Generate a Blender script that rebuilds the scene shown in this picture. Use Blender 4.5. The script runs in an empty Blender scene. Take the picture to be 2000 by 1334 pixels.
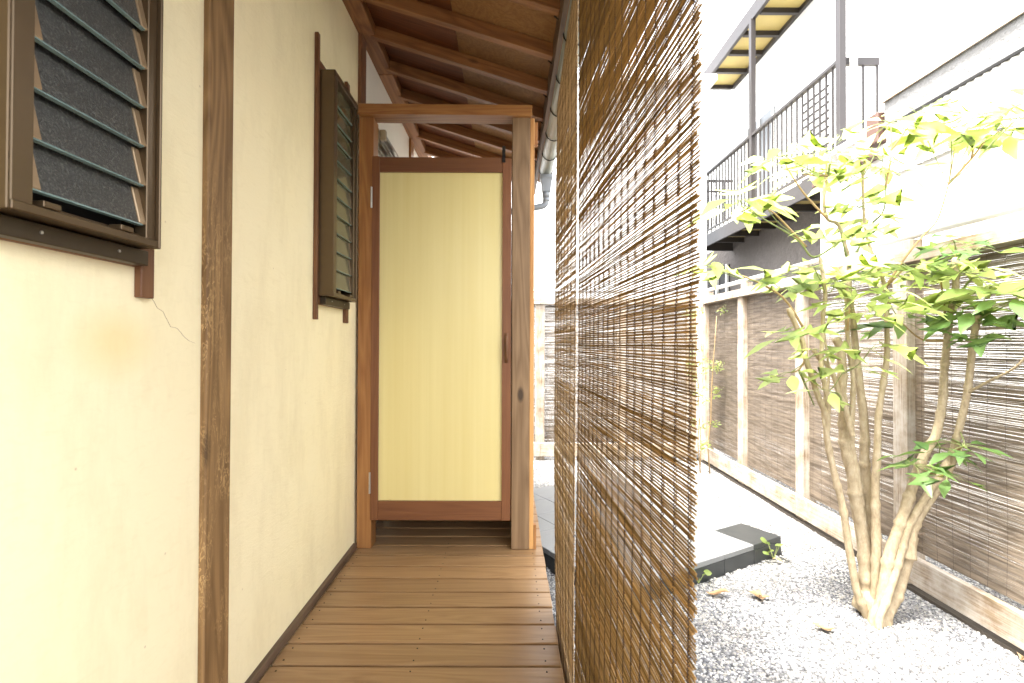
import bpy, bmesh, math, random
from mathutils import Vector, Matrix, Euler, noise as mnoise
R = math.radians
rnd = random.Random(11)
sc = bpy.context.scene
C = sc.collection

# ------------------------------------------------------------------ camera
cd = bpy.data.cameras.new('camera'); cam = bpy.data.objects.new('camera', cd); C.objects.link(cam)
cd.sensor_width = 36; cd.lens = 18.0; cd.clip_start = 0.02; cd.clip_end = 400
cd.shift_x = 0.003; cd.shift_y = -0.0033
cam.location = (0, 0, 1.0)
cam.rotation_euler = (Matrix.Rotation(R(90.6), 3, 'X') @ Matrix.Rotation(R(0.2), 3, 'Z')).to_euler()
cd.dof.use_dof = True; cd.dof.focus_distance = 1.7; cd.dof.aperture_fstop = 7.0
sc.camera = cam
# ------------------------------------------------------------------ world: pale overcast daylight
SUN_EL, SUN_AZ = 68.0, 236.0        # azimuth clockwise from +Y
w = bpy.data.worlds.new('World'); sc.world = w; w.use_nodes = True
nt = w.node_tree; nt.nodes.clear()
sky = nt.nodes.new('ShaderNodeTexSky'); sky.sky_type = 'NISHITA'; sky.sun_disc = False
sky.sun_elevation = R(SUN_EL); sky.sun_rotation = R(SUN_AZ); sky.dust_density = 4.0; sky.air_density = 1.0
hs = nt.nodes.new('ShaderNodeHueSaturation'); hs.inputs['Saturation'].default_value = 0.22
bg = nt.nodes.new('ShaderNodeBackground'); bg.inputs['Strength'].default_value = 0.15
wo = nt.nodes.new('ShaderNodeOutputWorld')
nt.links.new(sky.outputs[0], hs.inputs['Color']); nt.links.new(hs.outputs[0], bg.inputs[0]); nt.links.new(bg.outputs[0], wo.inputs[0])
sd = bpy.data.lights.new('sun', 'SUN'); sd.energy = 1.5; sd.angle = R(10); sd.color = (1.0, 0.95, 0.86)
so = bpy.data.objects.new('sun', sd); C.objects.link(so); so.location = (-6, -4, 12)
el, az = R(SUN_EL), R(SUN_AZ)
so.rotation_euler = Vector((math.cos(el)*math.sin(az), math.cos(el)*math.cos(az), math.sin(el))).to_track_quat('Z', 'Y').to_euler()
sc.view_settings.view_transform = 'Standard'; sc.view_settings.look = 'None'
sc.view_settings.gamma = 1; sc.view_settings.exposure = 3.38; sc.view_settings.use_curve_mapping = False
sc.render.engine = 'CYCLES'
sc.cycles.max_bounces = 10; sc.cycles.diffuse_bounces = 6; sc.cycles.transparent_max_bounces = 12

# ------------------------------------------------------------------ helpers
WL = {}                                    # world location of each object (parents are never rotated)
def wl(o): return WL.get(o.name, Vector((0, 0, 0))) if o else Vector((0, 0, 0))
def P(u, v, Y): return Vector(((u-994)*Y/1000, Y, 1-(v-671)*Y/1000))
def link(name, me, parent=None, loc=(0, 0, 0), rot=None):
    o = bpy.data.objects.new(name, me); C.objects.link(o)
    loc = Vector(loc); WL[o.name] = loc.copy()
    if parent: o.parent = parent; o.location = loc - wl(parent)
    else: o.location = loc
    if rot is not None: o.rotation_euler = rot
    return o
def thing(name, label, cat, loc=(0, 0, 0), group=None):
    o = link(name, None, None, loc); o.empty_display_size = 0.1
    return tag(o, label, cat, group)
def tag(o, label, cat, group=None):
    o['label'] = label; o['category'] = cat
    if group: o['group'] = group
    return o
def finish(bm, name, mat, smooth=False):
    me = bpy.data.meshes.new(name); bm.normal_update(); bm.to_mesh(me); bm.free()
    for m in (mat if isinstance(mat, (list, tuple)) else [mat]): me.materials.append(m)
    if smooth:
        for p in me.polygons: p.use_smooth = True
    return me
def mk(name, bm, mat, parent=None, origin=(0, 0, 0), smooth=False, kind=None):
    origin = Vector(origin); bmesh.ops.translate(bm, verts=bm.verts, vec=-origin)
    o = link(name, finish(bm, name, mat, smooth), parent, origin)
    if kind: o['kind'] = kind
    return o
def boxbm(bm, x0, x1, y0, y1, z0, z1, mi=0):
    r = bmesh.ops.create_cube(bm, size=1)
    for v in r['verts']:
        v.co = Vector(((x0+x1)/2+v.co.x*(x1-x0), (y0+y1)/2+v.co.y*(y1-y0), (z0+z1)/2+v.co.z*(z1-z0)))
    if mi:
        for f in {f for v in r['verts'] for f in v.link_faces}: f.material_index = mi
    return r['verts']
def box(name, x0, x1, y0, y1, z0, z1, mat, parent=None, bev=0.0, rot=None, kind=None, wob=0.0, label=None):
    bm = bmesh.new(); c = Vector(((x0+x1)/2, (y0+y1)/2, (z0+z1)/2))
    boxbm(bm, x0-c.x, x1-c.x, y0-c.y, y1-c.y, z0-c.z, z1-c.z)
    if bev: bmesh.ops.bevel(bm, geom=bm.edges[:], offset=bev, segments=1, affect='EDGES')
    if wob:
        for v in bm.verts: v.co += Vector((rnd.uniform(-wob, wob), rnd.uniform(-wob, wob), rnd.uniform(-wob, wob)))
    o = link(name, finish(bm, name, mat), parent, c, rot)
    if kind: o['kind'] = kind
    if label: o['label'] = label
    return o
def tube(bm, pts, rads, n=6, cap=True):
    pts = [Vector(p) for p in pts]; k = len(pts); rings = []
    if not hasattr(rads, '__len__'): rads = [rads]*k
    ref = None
    for i, p in enumerate(pts):
        t = (pts[min(i+1, k-1)]-pts[max(i-1, 0)]).normalized()
        if ref is None:
            ref = t.orthogonal().normalized()
        ref = (ref - t*ref.dot(t))
        ref = ref.normalized() if ref.length > 1e-6 else t.orthogonal().normalized()
        b = t.cross(ref)
        rings.append([bm.verts.new(p+(ref*math.cos(2*math.pi*j/n)+b*math.sin(2*math.pi*j/n))*rads[i]) for j in range(n)])
    for i in range(k-1):
        for j in range(n):
            bm.faces.new((rings[i][j], rings[i][(j+1) % n], rings[i+1][(j+1) % n], rings[i+1][j]))
    if cap:
        bm.faces.new(rings[0][::-1]); bm.faces.new(rings[-1])
    return rings
def smoothpts(pts, sub=4):
    pts = [Vector(p) for p in pts]
    if len(pts) < 3: return pts
    out = []
    for i in range(len(pts)-1):
        p0, p1, p2, p3 = pts[max(i-1, 0)], pts[i], pts[i+1], pts[min(i+2, len(pts)-1)]
        for s in range(sub):
            t = s/sub
            out.append(0.5*((2*p1)+(-p0+p2)*t+(2*p0-5*p1+4*p2-p3)*t*t+(-p0+3*p1-3*p2+p3)*t**3))
    out.append(pts[-1]); return out

# ------------------------------------------------------------------ materials
class N:
    def __init__(s, name):
        s.m = bpy.data.materials.new(name); s.m.use_nodes = True; s.t = s.m.node_tree; s.t.nodes.clear()
        s.out = s.t.nodes.new('ShaderNodeOutputMaterial')
    def n(s, typ, ins=None, **kw):
        x = s.t.nodes.new(typ)
        for k, v in kw.items(): setattr(x, k, v)
        for k, v in (ins or {}).items(): s.set(x, k, v)
        return x
    def set(s, x, k, v):
        if isinstance(v, bpy.types.NodeSocket): s.t.links.new(v, x.inputs[k])
        elif hasattr(v, 'outputs'): s.t.links.new(v.outputs[0], x.inputs[k])
        else: x.inputs[k].default_value = v
    def ramp(s, fac, stops):
        r = s.n('ShaderNodeValToRGB', {0: fac}); e = r.color_ramp.elements
        while len(e) < len(stops): e.new(0.5)
        for i, (p, c) in enumerate(stops):
            e[i].position = p; e[i].color = c if len(c) == 4 else (*c, 1)
        return r.outputs[0]
    def mix(s, f, a, b, mode='MIX'):
        x = s.n('ShaderNodeMix', data_type='RGBA', blend_type=mode)
        for i, v in ((0, f), (6, a), (7, b)):
            if isinstance(v, tuple): v = v if len(v) == 4 else (*v, 1)
            s.set(x, i, v)
        return x.outputs[2]
    def math(s, op, a, b=0.0, c=None):
        x = s.n('ShaderNodeMath', {0: a, 1: b}, operation=op)
        if c is not None: s.set(x, 2, c)
        return x.outputs[0]
    def coord(s, scale=(1, 1, 1), rand=True, which='Object'):
        tc = s.n('ShaderNodeTexCoord'); v = tc.outputs[which]
        if rand:
            oi = s.n('ShaderNodeObjectInfo'); m = s.math('MULTIPLY', oi.outputs['Random'], 37.0)
            cx = s.n('ShaderNodeCombineXYZ', {0: m, 1: m, 2: m})
            v = s.n('ShaderNodeVectorMath', {0: v, 1: cx}, operation='ADD').outputs[0]
        return s.n('ShaderNodeMapping', {0: v, 3: scale}).outputs[0]
    def noise(s, v, sc_, det=4, rough=0.55, dist=0.0):
        return s.n('ShaderNodeTexNoise', {'Vector': v, 'Scale': sc_, 'Detail': det, 'Roughness': rough, 'Distortion': dist}).outputs[0]
    def done(s, col, rough=0.6, bump=None, bs=0.3, bd=0.01, spec=0.4, metal=0.0, extra=None):
        p = s.n('ShaderNodeBsdfPrincipled', {'Roughness': rough, 'Metallic': metal, 'Specular IOR Level': spec})
        s.set(p, 'Base Color', col if not isinstance(col, tuple) else (*col[:3], 1))
        for k, v in (extra or {}).items(): s.set(p, k, v)
        if bump is not None:
            b = s.n('ShaderNodeBump', {'Height': bump, 'Strength': bs, 'Distance': bd}); s.set(p, 'Normal', b)
        s.t.links.new(p.outputs[0], s.out.inputs[0]); return s.m

def wood(name, dark, light, axis, rough=0.5, weather=None, wamt=0.0, knots=0.0, grain=1.0, var=0.25, peel=None):
    s = N(name)
    a = {'X': 0, 'Y': 1, 'Z': 2}[axis]
    sc1 = [9.0]*3; sc1[a] = 0.75
    v1 = s.coord(tuple(sc1))
    n1 = s.noise(v1, 1.0, 2, 0.5, 0.6)
    rings = s.math('FRACT', s.math('MULTIPLY', n1, 9.0))
    rings = s.math('ABSOLUTE', s.math('SUBTRACT', rings, 0.5))
    rings = s.math('MULTIPLY', rings, 2.0)
    sc2 = [120.0]*3; sc2[a] = 4.0
    fib = s.noise(s.coord(tuple(sc2)), 1.0, 3, 0.6)
    f = s.math('ADD', s.math('MULTIPLY', rings, 0.38*grain), s.math('MULTIPLY', fib, 0.62))
    col = s.ramp(f, [(0.25, dark), (0.75, light)])
    big = s.noise(s.coord((2.5, 2.5, 2.5)), 1.0, 3, 0.6)
    col = s.mix(s.math('MULTIPLY', big, 0.45), col, tuple(c*0.55 for c in dark), 'MIX')
    oi = s.n('ShaderNodeObjectInfo')
    hv = s.n('ShaderNodeHueSaturation', {'Color': col, 'Value': s.math('ADD', s.math('MULTIPLY', oi.outputs['Random'], var), 1-var/2)}); col = hv.outputs[0]
    if knots:
        sck = [16.0]*3; sck[a] = 7.0
        vo = s.n('ShaderNodeTexVoronoi', {'Vector': s.coord(tuple(sck)), 'Scale': knots}).outputs['Distance']
        k = s.ramp(vo, [(0.0, (1, 1, 1)), (0.07, (1, 1, 1)), (0.13, (0, 0, 0))])
        col = s.mix(k, col, tuple(c*0.3 for c in dark))
    if weather:
        wn = s.noise(s.coord((3.0, 3.0, 3.0)), 1.6, 6, 0.7)
        wf = s.ramp(s.math('ADD', s.math('MULTIPLY', wn, 0.7), s.math('MULTIPLY', fib, 0.3)), [(0.55-0.35*wamt, (0, 0, 0)), (0.72-0.25*wamt, (1, 1, 1))])
        col = s.mix(wf, col, weather)
    if peel:
        scp = [55.0]*3; scp[a] = 15.0
        pn = s.noise(s.coord(tuple(scp)), 1.0, 4, 0.65, 1.2)
        pm = s.ramp(s.math('ABSOLUTE', s.math('SUBTRACT', pn, 0.5)), [(0.0, (1, 1, 1)), (0.016, (1, 1, 1)), (0.03, (0, 0, 0))])
        area = s.ramp(s.noise(s.coord((4, 4, 1.3)), 1.5, 3, 0.6), [(0.42, (0, 0, 0)), (0.62, (1, 1, 1))])
        z = s.n('ShaderNodeSeparateXYZ', {0: s.n('ShaderNodeTexCoord').outputs['Object']}).outputs[2]
        low = s.ramp(s.math('MULTIPLY_ADD', z, -0.8, 0.45), [(0.25, (0, 0, 0)), (0.7, (1, 1, 1))])
        pf = s.math('MULTIPLY', s.math('MULTIPLY', pm, area), low)
        col = s.mix(s.math('MULTIPLY', pf, 0.85), col, peel)
    return s.done(col, rough, s.math('ADD', s.math('MULTIPLY', fib, 0.7), s.math('MULTIPLY', rings, 0.25)), 0.35, 0.002, 0.35)

def plaster(name, col, stain, rough=0.9):
    s = N(name); v = s.coord((1, 1, 1), rand=False)
    n1 = s.noise(v, 2.2, 6, 0.6); n2 = s.noise(v, 260, 3, 0.6); n3 = s.noise(s.coord((1, 1.5, 0.5), rand=False), 5.0, 5, 0.7)
    c = s.mix(s.ramp(n1, [(0.45, (0, 0, 0)), (0.8, (0.5, 0.5, 0.5))]), col, stain)
    c = s.mix(s.ramp(n3, [(0.45, (0, 0, 0)), (0.75, (0.5, 0.5, 0.5))]), c, tuple(x*0.8 for x in stain))
    # one yellowish damp patch and a few hairline blemishes
    d = s.n('ShaderNodeVectorMath', {0: s.n('ShaderNodeTexCoord').outputs['Object'], 1: WALLSTAIN}, operation='SUBTRACT').outputs[0]
    d = s.n('ShaderNodeMapping', {0: d, 3: (1, 5.5, 9)}).outputs[0]
    d = s.n('ShaderNodeVectorMath', {0: d}, operation='LENGTH').outputs['Value']
    d = s.math('ADD', d, s.math('MULTIPLY', s.math('SUBTRACT', n1, 0.5), 1.0))
    c = s.mix(s.ramp(d, [(0.15, (0.55, 0.55, 0.55)), (0.75, (0, 0, 0))]), c, (0.84, 0.62, 0.28))
    sp = s.n('ShaderNodeTexVoronoi', {'Vector': v, 'Scale': 9.0}).outputs['Distance']
    c = s.mix(s.ramp(sp, [(0.0, (0.5, 0.5, 0.5)), (0.018, (0.35, 0.35, 0.35)), (0.03, (0, 0, 0))]), c, (0.35, 0.22, 0.1))
    tr = s.noise(s.coord((1, 2.2, 7), rand=False), 9.0, 5, 0.6, 0.8)
    c = s.mix(s.ramp(tr, [(0.55, (0, 0, 0)), (0.8, (0.35, 0.35, 0.35))]), c, tuple(x*0.86 for x in stain))
    return s.done(c, rough, s.math('ADD', s.math('ADD', s.math('MULTIPLY', n2, 0.5), n1), tr), 0.35, 0.004, 0.2)
WALLSTAIN = (0.06, 0.53, 0.0)
def simple(name, col, rough=0.5, metal=0.0, var=0.12, scl=30, bump=0.1, spec=0.5):
    s = N(name); n = s.noise(s.coord((1, 1, 1)), scl, 4, 0.6)
    c = s.mix(n, tuple(x*(1-var) for x in col), tuple(min(1, x*(1+var)) for x in col))
    return s.done(c, s.math('ADD', rough-0.06, s.math('MULTIPLY', n, 0.12)), n, bump, 0.002, spec, metal)

M = {}
M['wall'] = plaster('cream_plaster', (0.88, 0.785, 0.525), (0.87, 0.75, 0.45))
M['wall_pale'] = simple('pale_plaster', (0.88, 0.85, 0.74), 0.9, scl=8, var=0.04)
M['post'] = wood('weathered_post_wood', (0.17, 0.092, 0.035), (0.35, 0.205, 0.085), 'Z', 0.6, peel=(0.66, 0.43, 0.19), knots=0.25, grain=1.2)
M['postside'] = M['post']
for ax in 'XYZ':
    M['trim'+ax] = wood('brown_trim_wood_'+ax.lower(), (0.12, 0.05, 0.022), (0.23, 0.105, 0.045), ax, 0.5)
    M['frame'+ax] = wood('door_frame_wood_'+ax.lower(), (0.27, 0.11, 0.034), (0.42, 0.20, 0.065), ax, 0.45, knots=0.55)
    M['door'+ax] = wood('door_wood_'+ax.lower(), (0.155, 0.058, 0.022), (0.235, 0.096, 0.036), ax, 0.45, grain=0.5)
    M['raf'+ax] = wood('rafter_wood_'+ax.lower(), (0.18, 0.07, 0.021), (0.33, 0.145, 0.047), ax, 0.6, knots=0.4)
    M['fence'+ax] = wood('weathered_fence_wood_'+ax.lower(), (0.20, 0.14, 0.085), (0.36, 0.27, 0.18), ax, 0.85, weather=(0.42, 0.38, 0.33), wamt=0.45)
M['sheathdark'] = wood('dark_roof_board', (0.10, 0.028, 0.007), (0.18, 0.055, 0.014), 'X', 0.6)
M['sheathlight'] = wood('pale_roof_plywood', (0.21, 0.10, 0.036), (0.33, 0.175, 0.066), 'Z', 0.65, grain=0.6)
M['greypost'] = wood('grey_brown_post', (0.18, 0.105, 0.05), (0.30, 0.19, 0.10), 'Z', 0.6, knots=0.4)
M['sideboard'] = wood('orange_side_board', (0.42, 0.19, 0.055), (0.66, 0.36, 0.13), 'Z', 0.55, grain=1.4)
M['deck'] = wood('deck_board_wood', (0.28, 0.160, 0.074), (0.42, 0.262, 0.132), 'X', 0.33, grain=0.75, var=0.24)
M['batten'] = wood('dark_base_batten', (0.09, 0.055, 0.035), (0.17, 0.11, 0.07), 'Y', 0.5)
def doorpanel():
    s = N('pale_yellow_door_panel')
    v = s.coord((60, 60, 0.9)); n = s.noise(v, 1.0, 4, 0.6); b = s.noise(s.coord((7, 7, 0.3)), 1.0, 3, 0.6)
    c = s.mix(n, (0.68, 0.575, 0.25), (0.76, 0.66, 0.32))
    c = s.mix(s.ramp(b, [(0.35, (0, 0, 0)), (0.65, (0.6, 0.6, 0.6))]), c, (0.64, 0.52, 0.20))
    # damp line along the foot of the sheet
    sep = s.n('ShaderNodeSeparateXYZ', {0: s.n('ShaderNodeTexCoord').outputs['Object']})
    e = s.math('ADD', sep.outputs[2], s.math('MULTIPLY', s.noise(s.coord((30, 30, 6)), 1.0, 4, 0.7), 0.05))
    m = s.ramp(s.math('MULTIPLY', s.math('ABSOLUTE', s.math('ADD', e, 0.782)), 30), [(0.0, (0.4, 0.4, 0.4)), (0.10, (0.0, 0.0, 0.0))])
    c = s.mix(m, c, (0.35, 0.2, 0.06))
    return s.done(c, 0.3, n, 0.12, 0.001, 0.4)
M['panel'] = doorpanel()
M['bronze'] = simple('bronze_aluminium', (0.11, 0.073, 0.038), 0.30, 0.6, var=0.15, scl=12, bump=0.02)
M['bronzelight'] = simple('light_bronze_clip', (0.36, 0.255, 0.15), 0.35, 0.5, var=0.1, scl=40, bump=0.02)
M['bronzedark'] = simple('dark_bronze_flashing', (0.045, 0.030, 0.015), 0.4, 0.4, bump=0.02)  # darker bronze for the frame below the sill
M['void'] = simple('painted_room_dark', (0.012, 0.011, 0.009), 0.7)
M['blackmetal'] = simple('black_iron', (0.03, 0.028, 0.025), 0.35, 0.8)
M['steel'] = simple('brushed_steel', (0.55, 0.54, 0.5), 0.3, 0.9, bump=0.03)
M['gutter'] = simple('grey_green_vinyl_gutter', (0.24, 0.26, 0.23), 0.4, 0.0, var=0.03, scl=4, bump=0.0)
M['pipe'] = simple('grey_vinyl_pipe', (0.23, 0.25, 0.27), 0.35, 0.0, var=0.06, bump=0.02)
M['roofmetal'] = simple('dark_roof_sheet', (0.08, 0.075, 0.07), 0.5)
M['capbeige'] = simple('beige_end_cap', (0.42, 0.34, 0.2), 0.5)
def figured_glass():
    s = N('figured_grey_glass'); v = s.coord((1, 1, 1), rand=False)
    n = s.noise(v, 260, 3, 0.7); b = s.noise(v, 9, 3, 0.6)
    c = s.ramp(n, [(0.35, (0.03, 0.03, 0.028)), (0.54, (0.06, 0.06, 0.053)), (0.74, (0.24, 0.24, 0.21))])  # pale end of the ramp paints in the sparkle of the glass
    c = s.mix(s.math('MULTIPLY', b, 0.5), c, (0.03, 0.03, 0.029))
    return s.done(c, 0.28, n, 1.0, 0.002, 0.6)
def plain_glass():
    s = N('reflection_tinted_glass'); n = s.noise(s.coord((1, 1, 1)), 5, 2)
    return s.done(s.mix(n, (0.06, 0.058, 0.036), (0.12, 0.11, 0.065)), 0.12, None, spec=0.7)  # brown-green reflection is put into the base colour
M['glass'] = figured_glass(); M['glass2'] = plain_glass()
M['glassedge'] = simple('teal_glass_edge', (0.16, 0.23, 0.21), 0.25, var=0.3, scl=60)
def reed(name, a, b, tr, fine=1.0):
    s = N(name)
    n = s.noise(s.coord((400, 6*fine, 400)), 1.0, 3, 0.6)
    k = s.noise(s.coord((5, 5*fine, 60), rand=True), 1.0, 3, 0.6)
    c = s.mix(n, a, b); c = s.mix(s.ramp(k, [(0.35, (0, 0, 0)), (0.7, (0.8, 0.8, 0.8))]), c, tuple(x*0.45 for x in a))
    oi = s.n('ShaderNodeObjectInfo')
    c = s.n('ShaderNodeHueSaturation', {'Color': c, 'Value': s.math('ADD', s.math('MULTIPLY', oi.outputs['Random'], 0.5), 0.75)}).outputs[0]
    d = s.n('ShaderNodeBsdfPrincipled', {'Base Color': c, 'Roughness': 0.7, 'Specular IOR Level': 0.12})
    t = s.n('ShaderNodeBsdfTranslucent', {'Color': c})
    m = s.n('ShaderNodeMixShader', {0: tr, 1: d, 2: t}); s.t.links.new(m.outputs[0], s.out.inputs[0]); return s.m
M['reed'] = reed('brown_reed', (0.28, 0.16, 0.055), (0.50, 0.31, 0.12), 0.3)
M['reedfar'] = reed('lit_tan_reed', (0.36, 0.24, 0.13), (0.58, 0.43, 0.27), 0.2)  # tan copy of the brown reed, with corridor light put into its colour
M['reedfence'] = reed('fence_reed', (0.25, 0.195, 0.145), (0.46, 0.385, 0.305), 0.28)
M['cord'] = simple('dark_brown_cord', (0.045, 0.022, 0.018), 0.85, var=0.4, scl=400)
M['fencecord'] = simple('faded_cord', (0.13, 0.10, 0.08), 0.8)
def granite(name, col, rough):
    s = N(name); v = s.coord((1, 1, 1))
    n = s.noise(v, 350, 3, 0.7); n2 = s.noise(v, 6, 4, 0.6)
    c = s.mix(n, tuple(x*0.5 for x in col), tuple(min(1, x*1.6) for x in col))
    c = s.mix(s.math('MULTIPLY', n2, 0.4), c, tuple(x*0.75 for x in col))
    return s.done(c, s.math('ADD', rough-0.08, s.math('MULTIPLY', n2, 0.2)), n, 0.1, 0.001, 0.5)
M['tile'] = granite('pale_granite', (0.20, 0.205, 0.205), 0.4)
M['tiledark'] = granite('polished_dark_granite', (0.028, 0.031, 0.032), 0.32)
def gravel_sheet():
    s = N('gravel_bed'); v = s.coord((1, 1, 1), rand=False)
    vo = s.n('ShaderNodeTexVoronoi', {'Vector': v, 'Scale': 110.0})
    c = s.ramp(vo.outputs['Color'], [(0.1, (0.05, 0.05, 0.055)), (0.45, (0.16, 0.165, 0.18)), (0.8, (0.42, 0.42, 0.42))])
    c = s.mix(s.ramp(vo.outputs['Distance'], [(0.3, (0, 0, 0)), (0.6, (0.8, 0.8, 0.8))]), c, (0.03, 0.028, 0.026))
    return s.done(c, 0.8, vo.outputs['Distance'], -0.8, 0.01, 0.3)
M['gravel'] = gravel_sheet()
def pebble():
    s = N('pebble_stone'); oi = s.n('ShaderNodeObjectInfo')
    c = s.ramp(oi.outputs['Random'], [(0.0, (0.05, 0.052, 0.06)), (0.25, (0.12, 0.125, 0.14)), (0.45, (0.26, 0.265, 0.28)), (0.62, (0.33, 0.31, 0.265)), (0.8, (0.38, 0.38, 0.37)), (1.0, (0.55, 0.54, 0.51))])
    n = s.noise(s.coord((1, 1, 1), which='Object'), 300, 2)
    pn = s.noise(oi.outputs['Location'], 2.2, 4, 0.6)
    c = s.mix(s.ramp(pn, [(0.42, (0, 0, 0)), (0.65, (0.55, 0.55, 0.55))]), c, (0.10, 0.09, 0.075))
    return s.done(s.mix(s.math('MULTIPLY', n, 0.3), c, (0.2, 0.19, 0.18)), 0.55, None, spec=0.4)
M['pebble'] = pebble()
def bark():
    s = N('tan_bark'); v = s.coord((1, 1, 0.5), rand=False)
    n = s.noise(v, 45, 5, 0.7); b = s.noise(v, 6, 3)
    sep = s.noise(s.coord((4, 4, 60), rand=False), 1.0, 3, 0.7)
    c = s.ramp(n, [(0.3, (0.23, 0.175, 0.11)), (0.5, (0.37, 0.295, 0.19)), (0.7, (0.48, 0.405, 0.29))]); c = s.mix(s.math('MULTIPLY', b, 0.5), c, (0.36, 0.29, 0.19))
    return s.done(c, 0.8, s.math('ADD', n, sep), 0.5, 0.004, 0.25)
M['bark'] = bark()
def leafm(name, a, b, tr, tcol):
    s = N(name); oi = s.n('ShaderNodeObjectInfo')
    n = s.noise(s.coord((1, 1, 1)), 14, 3, 0.6)
    c = s.mix(oi.outputs['Random'], a, b); c = s.mix(s.math('MULTIPLY', n, 0.35), c, tuple(x*0.7 for x in a))
    d = s.n('ShaderNodeBsdfPrincipled', {'Base Color': c, 'Roughness': 0.4, 'Specular IOR Level': 0.35})
    t = s.n('ShaderNodeBsdfTranslucent', {'Color': (*tcol, 1)})
    m = s.n('ShaderNodeMixShader', {0: tr, 1: d, 2: t}); s.t.links.new(m.outputs[0], s.out.inputs[0]); return s.m
M['leaf'] = leafm('fresh_leaf', (0.13, 0.20, 0.05), (0.21, 0.27, 0.085), 0.6, (0.60, 0.68, 0.24))
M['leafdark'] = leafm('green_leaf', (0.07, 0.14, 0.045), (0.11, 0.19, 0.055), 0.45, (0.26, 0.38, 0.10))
M['leafyellow'] = leafm('yellow_leaf', (0.30, 0.30, 0.05), (0.36, 0.33, 0.06), 0.4, (0.45, 0.42, 0.06))
M['twig'] = simple('green_twig', (0.16, 0.19, 0.06), 0.6, var=0.3)
M['twigbrown'] = simple('brown_twig', (0.30, 0.20, 0.09), 0.7, var=0.3)
M['deadleaf'] = simple('dry_fallen_leaf', (0.30, 0.19, 0.095), 0.7, var=0.35, scl=40)
M['greysteel'] = simple('grey_painted_steel', (0.027, 0.022, 0.021), 0.5, 0.0, scl=10)
M['whitepaint'] = simple('white_painted_wall', (0.78, 0.78, 0.76), 0.8, var=0.05, scl=3)
M['offwhite'] = simple('offwhite_siding', (0.70, 0.69, 0.66), 0.7, var=0.06, scl=6)
M['yellowpanel'] = simple('yellow_soffit_panel', (0.42, 0.33, 0.12), 0.6, var=0.12, scl=6)
def stucco(name, col, sca):
    s = N(name); v = s.coord((1, 1, 1), rand=False); n = s.noise(v, sca, 5, 0.7); b = s.noise(v, 1.3, 4, 0.6)
    c = s.mix(n, tuple(x*0.7 for x in col), tuple(min(1, x*1.25) for x in col)); c = s.mix(s.math('MULTIPLY', b, 0.4), c, tuple(x*0.7 for x in col))
    return s.done(c, 0.9, n, 0.8, 0.03, 0.2)
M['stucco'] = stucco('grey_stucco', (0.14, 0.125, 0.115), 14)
M['stucco2'] = stucco('pale_grey_stucco', (0.24, 0.235, 0.225), 30)
M['brownpaint'] = simple('dark_brown_paint', (0.09, 0.045, 0.03), 0.6)
M['windowglass'] = simple('blue_grey_window', (0.13, 0.14, 0.15), 0.25)
M['railwhite'] = simple('galvanised_pipe', (0.46, 0.47, 0.48), 0.35, 0.3)
M['soil'] = simple('dark_soil', (0.05, 0.04, 0.03), 0.95)

G = -0.33                      # gravel level (deck top = 0)
# ------------------------------------------------------------------ ground
bm = bmesh.new()
bmesh.ops.create_grid(bm, x_segments=1, y_segments=1, size=60)
g = mk('ground', bm, M['gravel']); g.location.z = G-0.01; g['kind'] = 'structure'
# ------------------------------------------------------------------ house
house = thing('house', 'cream plastered house side with dark timber posts, louvre windows and open timber eaves', 'house', (-0.8, 0, 0))
WX = -0.75
Yn, Yf = -2.2, 4.1
# plaster bays between the posts
def wallpiece(y0, y1, z0, z1, mat):
    bm = bmesh.new(); c = Vector((WX-0.06, 1.246-0.45, 1.2))
    boxbm(bm, WX-0.12, WX, y0, y1, z0, z1)
    return mk('plaster_wall', bm, mat, house, (WX-0.06, 0.45+0.0, 1.0))
wallpiece(Yn, 2.53, G, 2.53, M['wall'])
wallpiece(2.53, Yf+1.2, G, 2.53, M['wall_pale'])
box('backing_slab', WX-0.30, WX-0.13, Yn, Yf, G, 2.6, M['void'], house)  # unseen full-height dark slab behind the plaster wall
# hairline crack
cr = [(291, 582), (300, 592), (306, 603), (318, 612), (322, 620), (333, 640), (345, 644), (350, 648), (360, 660), (372, 669), (381, 673)]
bm = bmesh.new(); pts = []
for (u, v) in cr:
    Y = 0.75*1000/(994-u); p = P(u, v, Y); p.x = WX+0.0002; pts.append(p)
sp = smoothpts(pts, 3)
for p in sp: p.z += rnd.uniform(-.0012, .0012)
tube(bm, sp, [0.0005 if 1 < i < len(sp)-4 else 0.0003 for i in range(len(sp))], 4)
mk('wall_crack', bm, M['twigbrown'], house, sp[0])
box('wall_post', -0.86, -0.735, 1.246, 1.358, 0.0, 2.529, M['post'], house, 0.003, label='wide weathered post with peeling finish')
box('wall_post', -0.86, -0.733, 2.515, 2.60, 2.162, 2.529, M['trimZ'], house, 0.002)
box('wall_post', -0.86, -0.733, 3.80, 3.90, 0, 2.529, M['frameZ'], house, 0.002)
box('base_batten', WX-0.02, -0.736, Yn, 1.245, 0.001, 0.031, M['batten'], house, 0.002)
box('base_batten', WX-0.02, -0.733, 1.3585, 2.49, 0.001, 0.031, M['batten'], house, 0.002)
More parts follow.
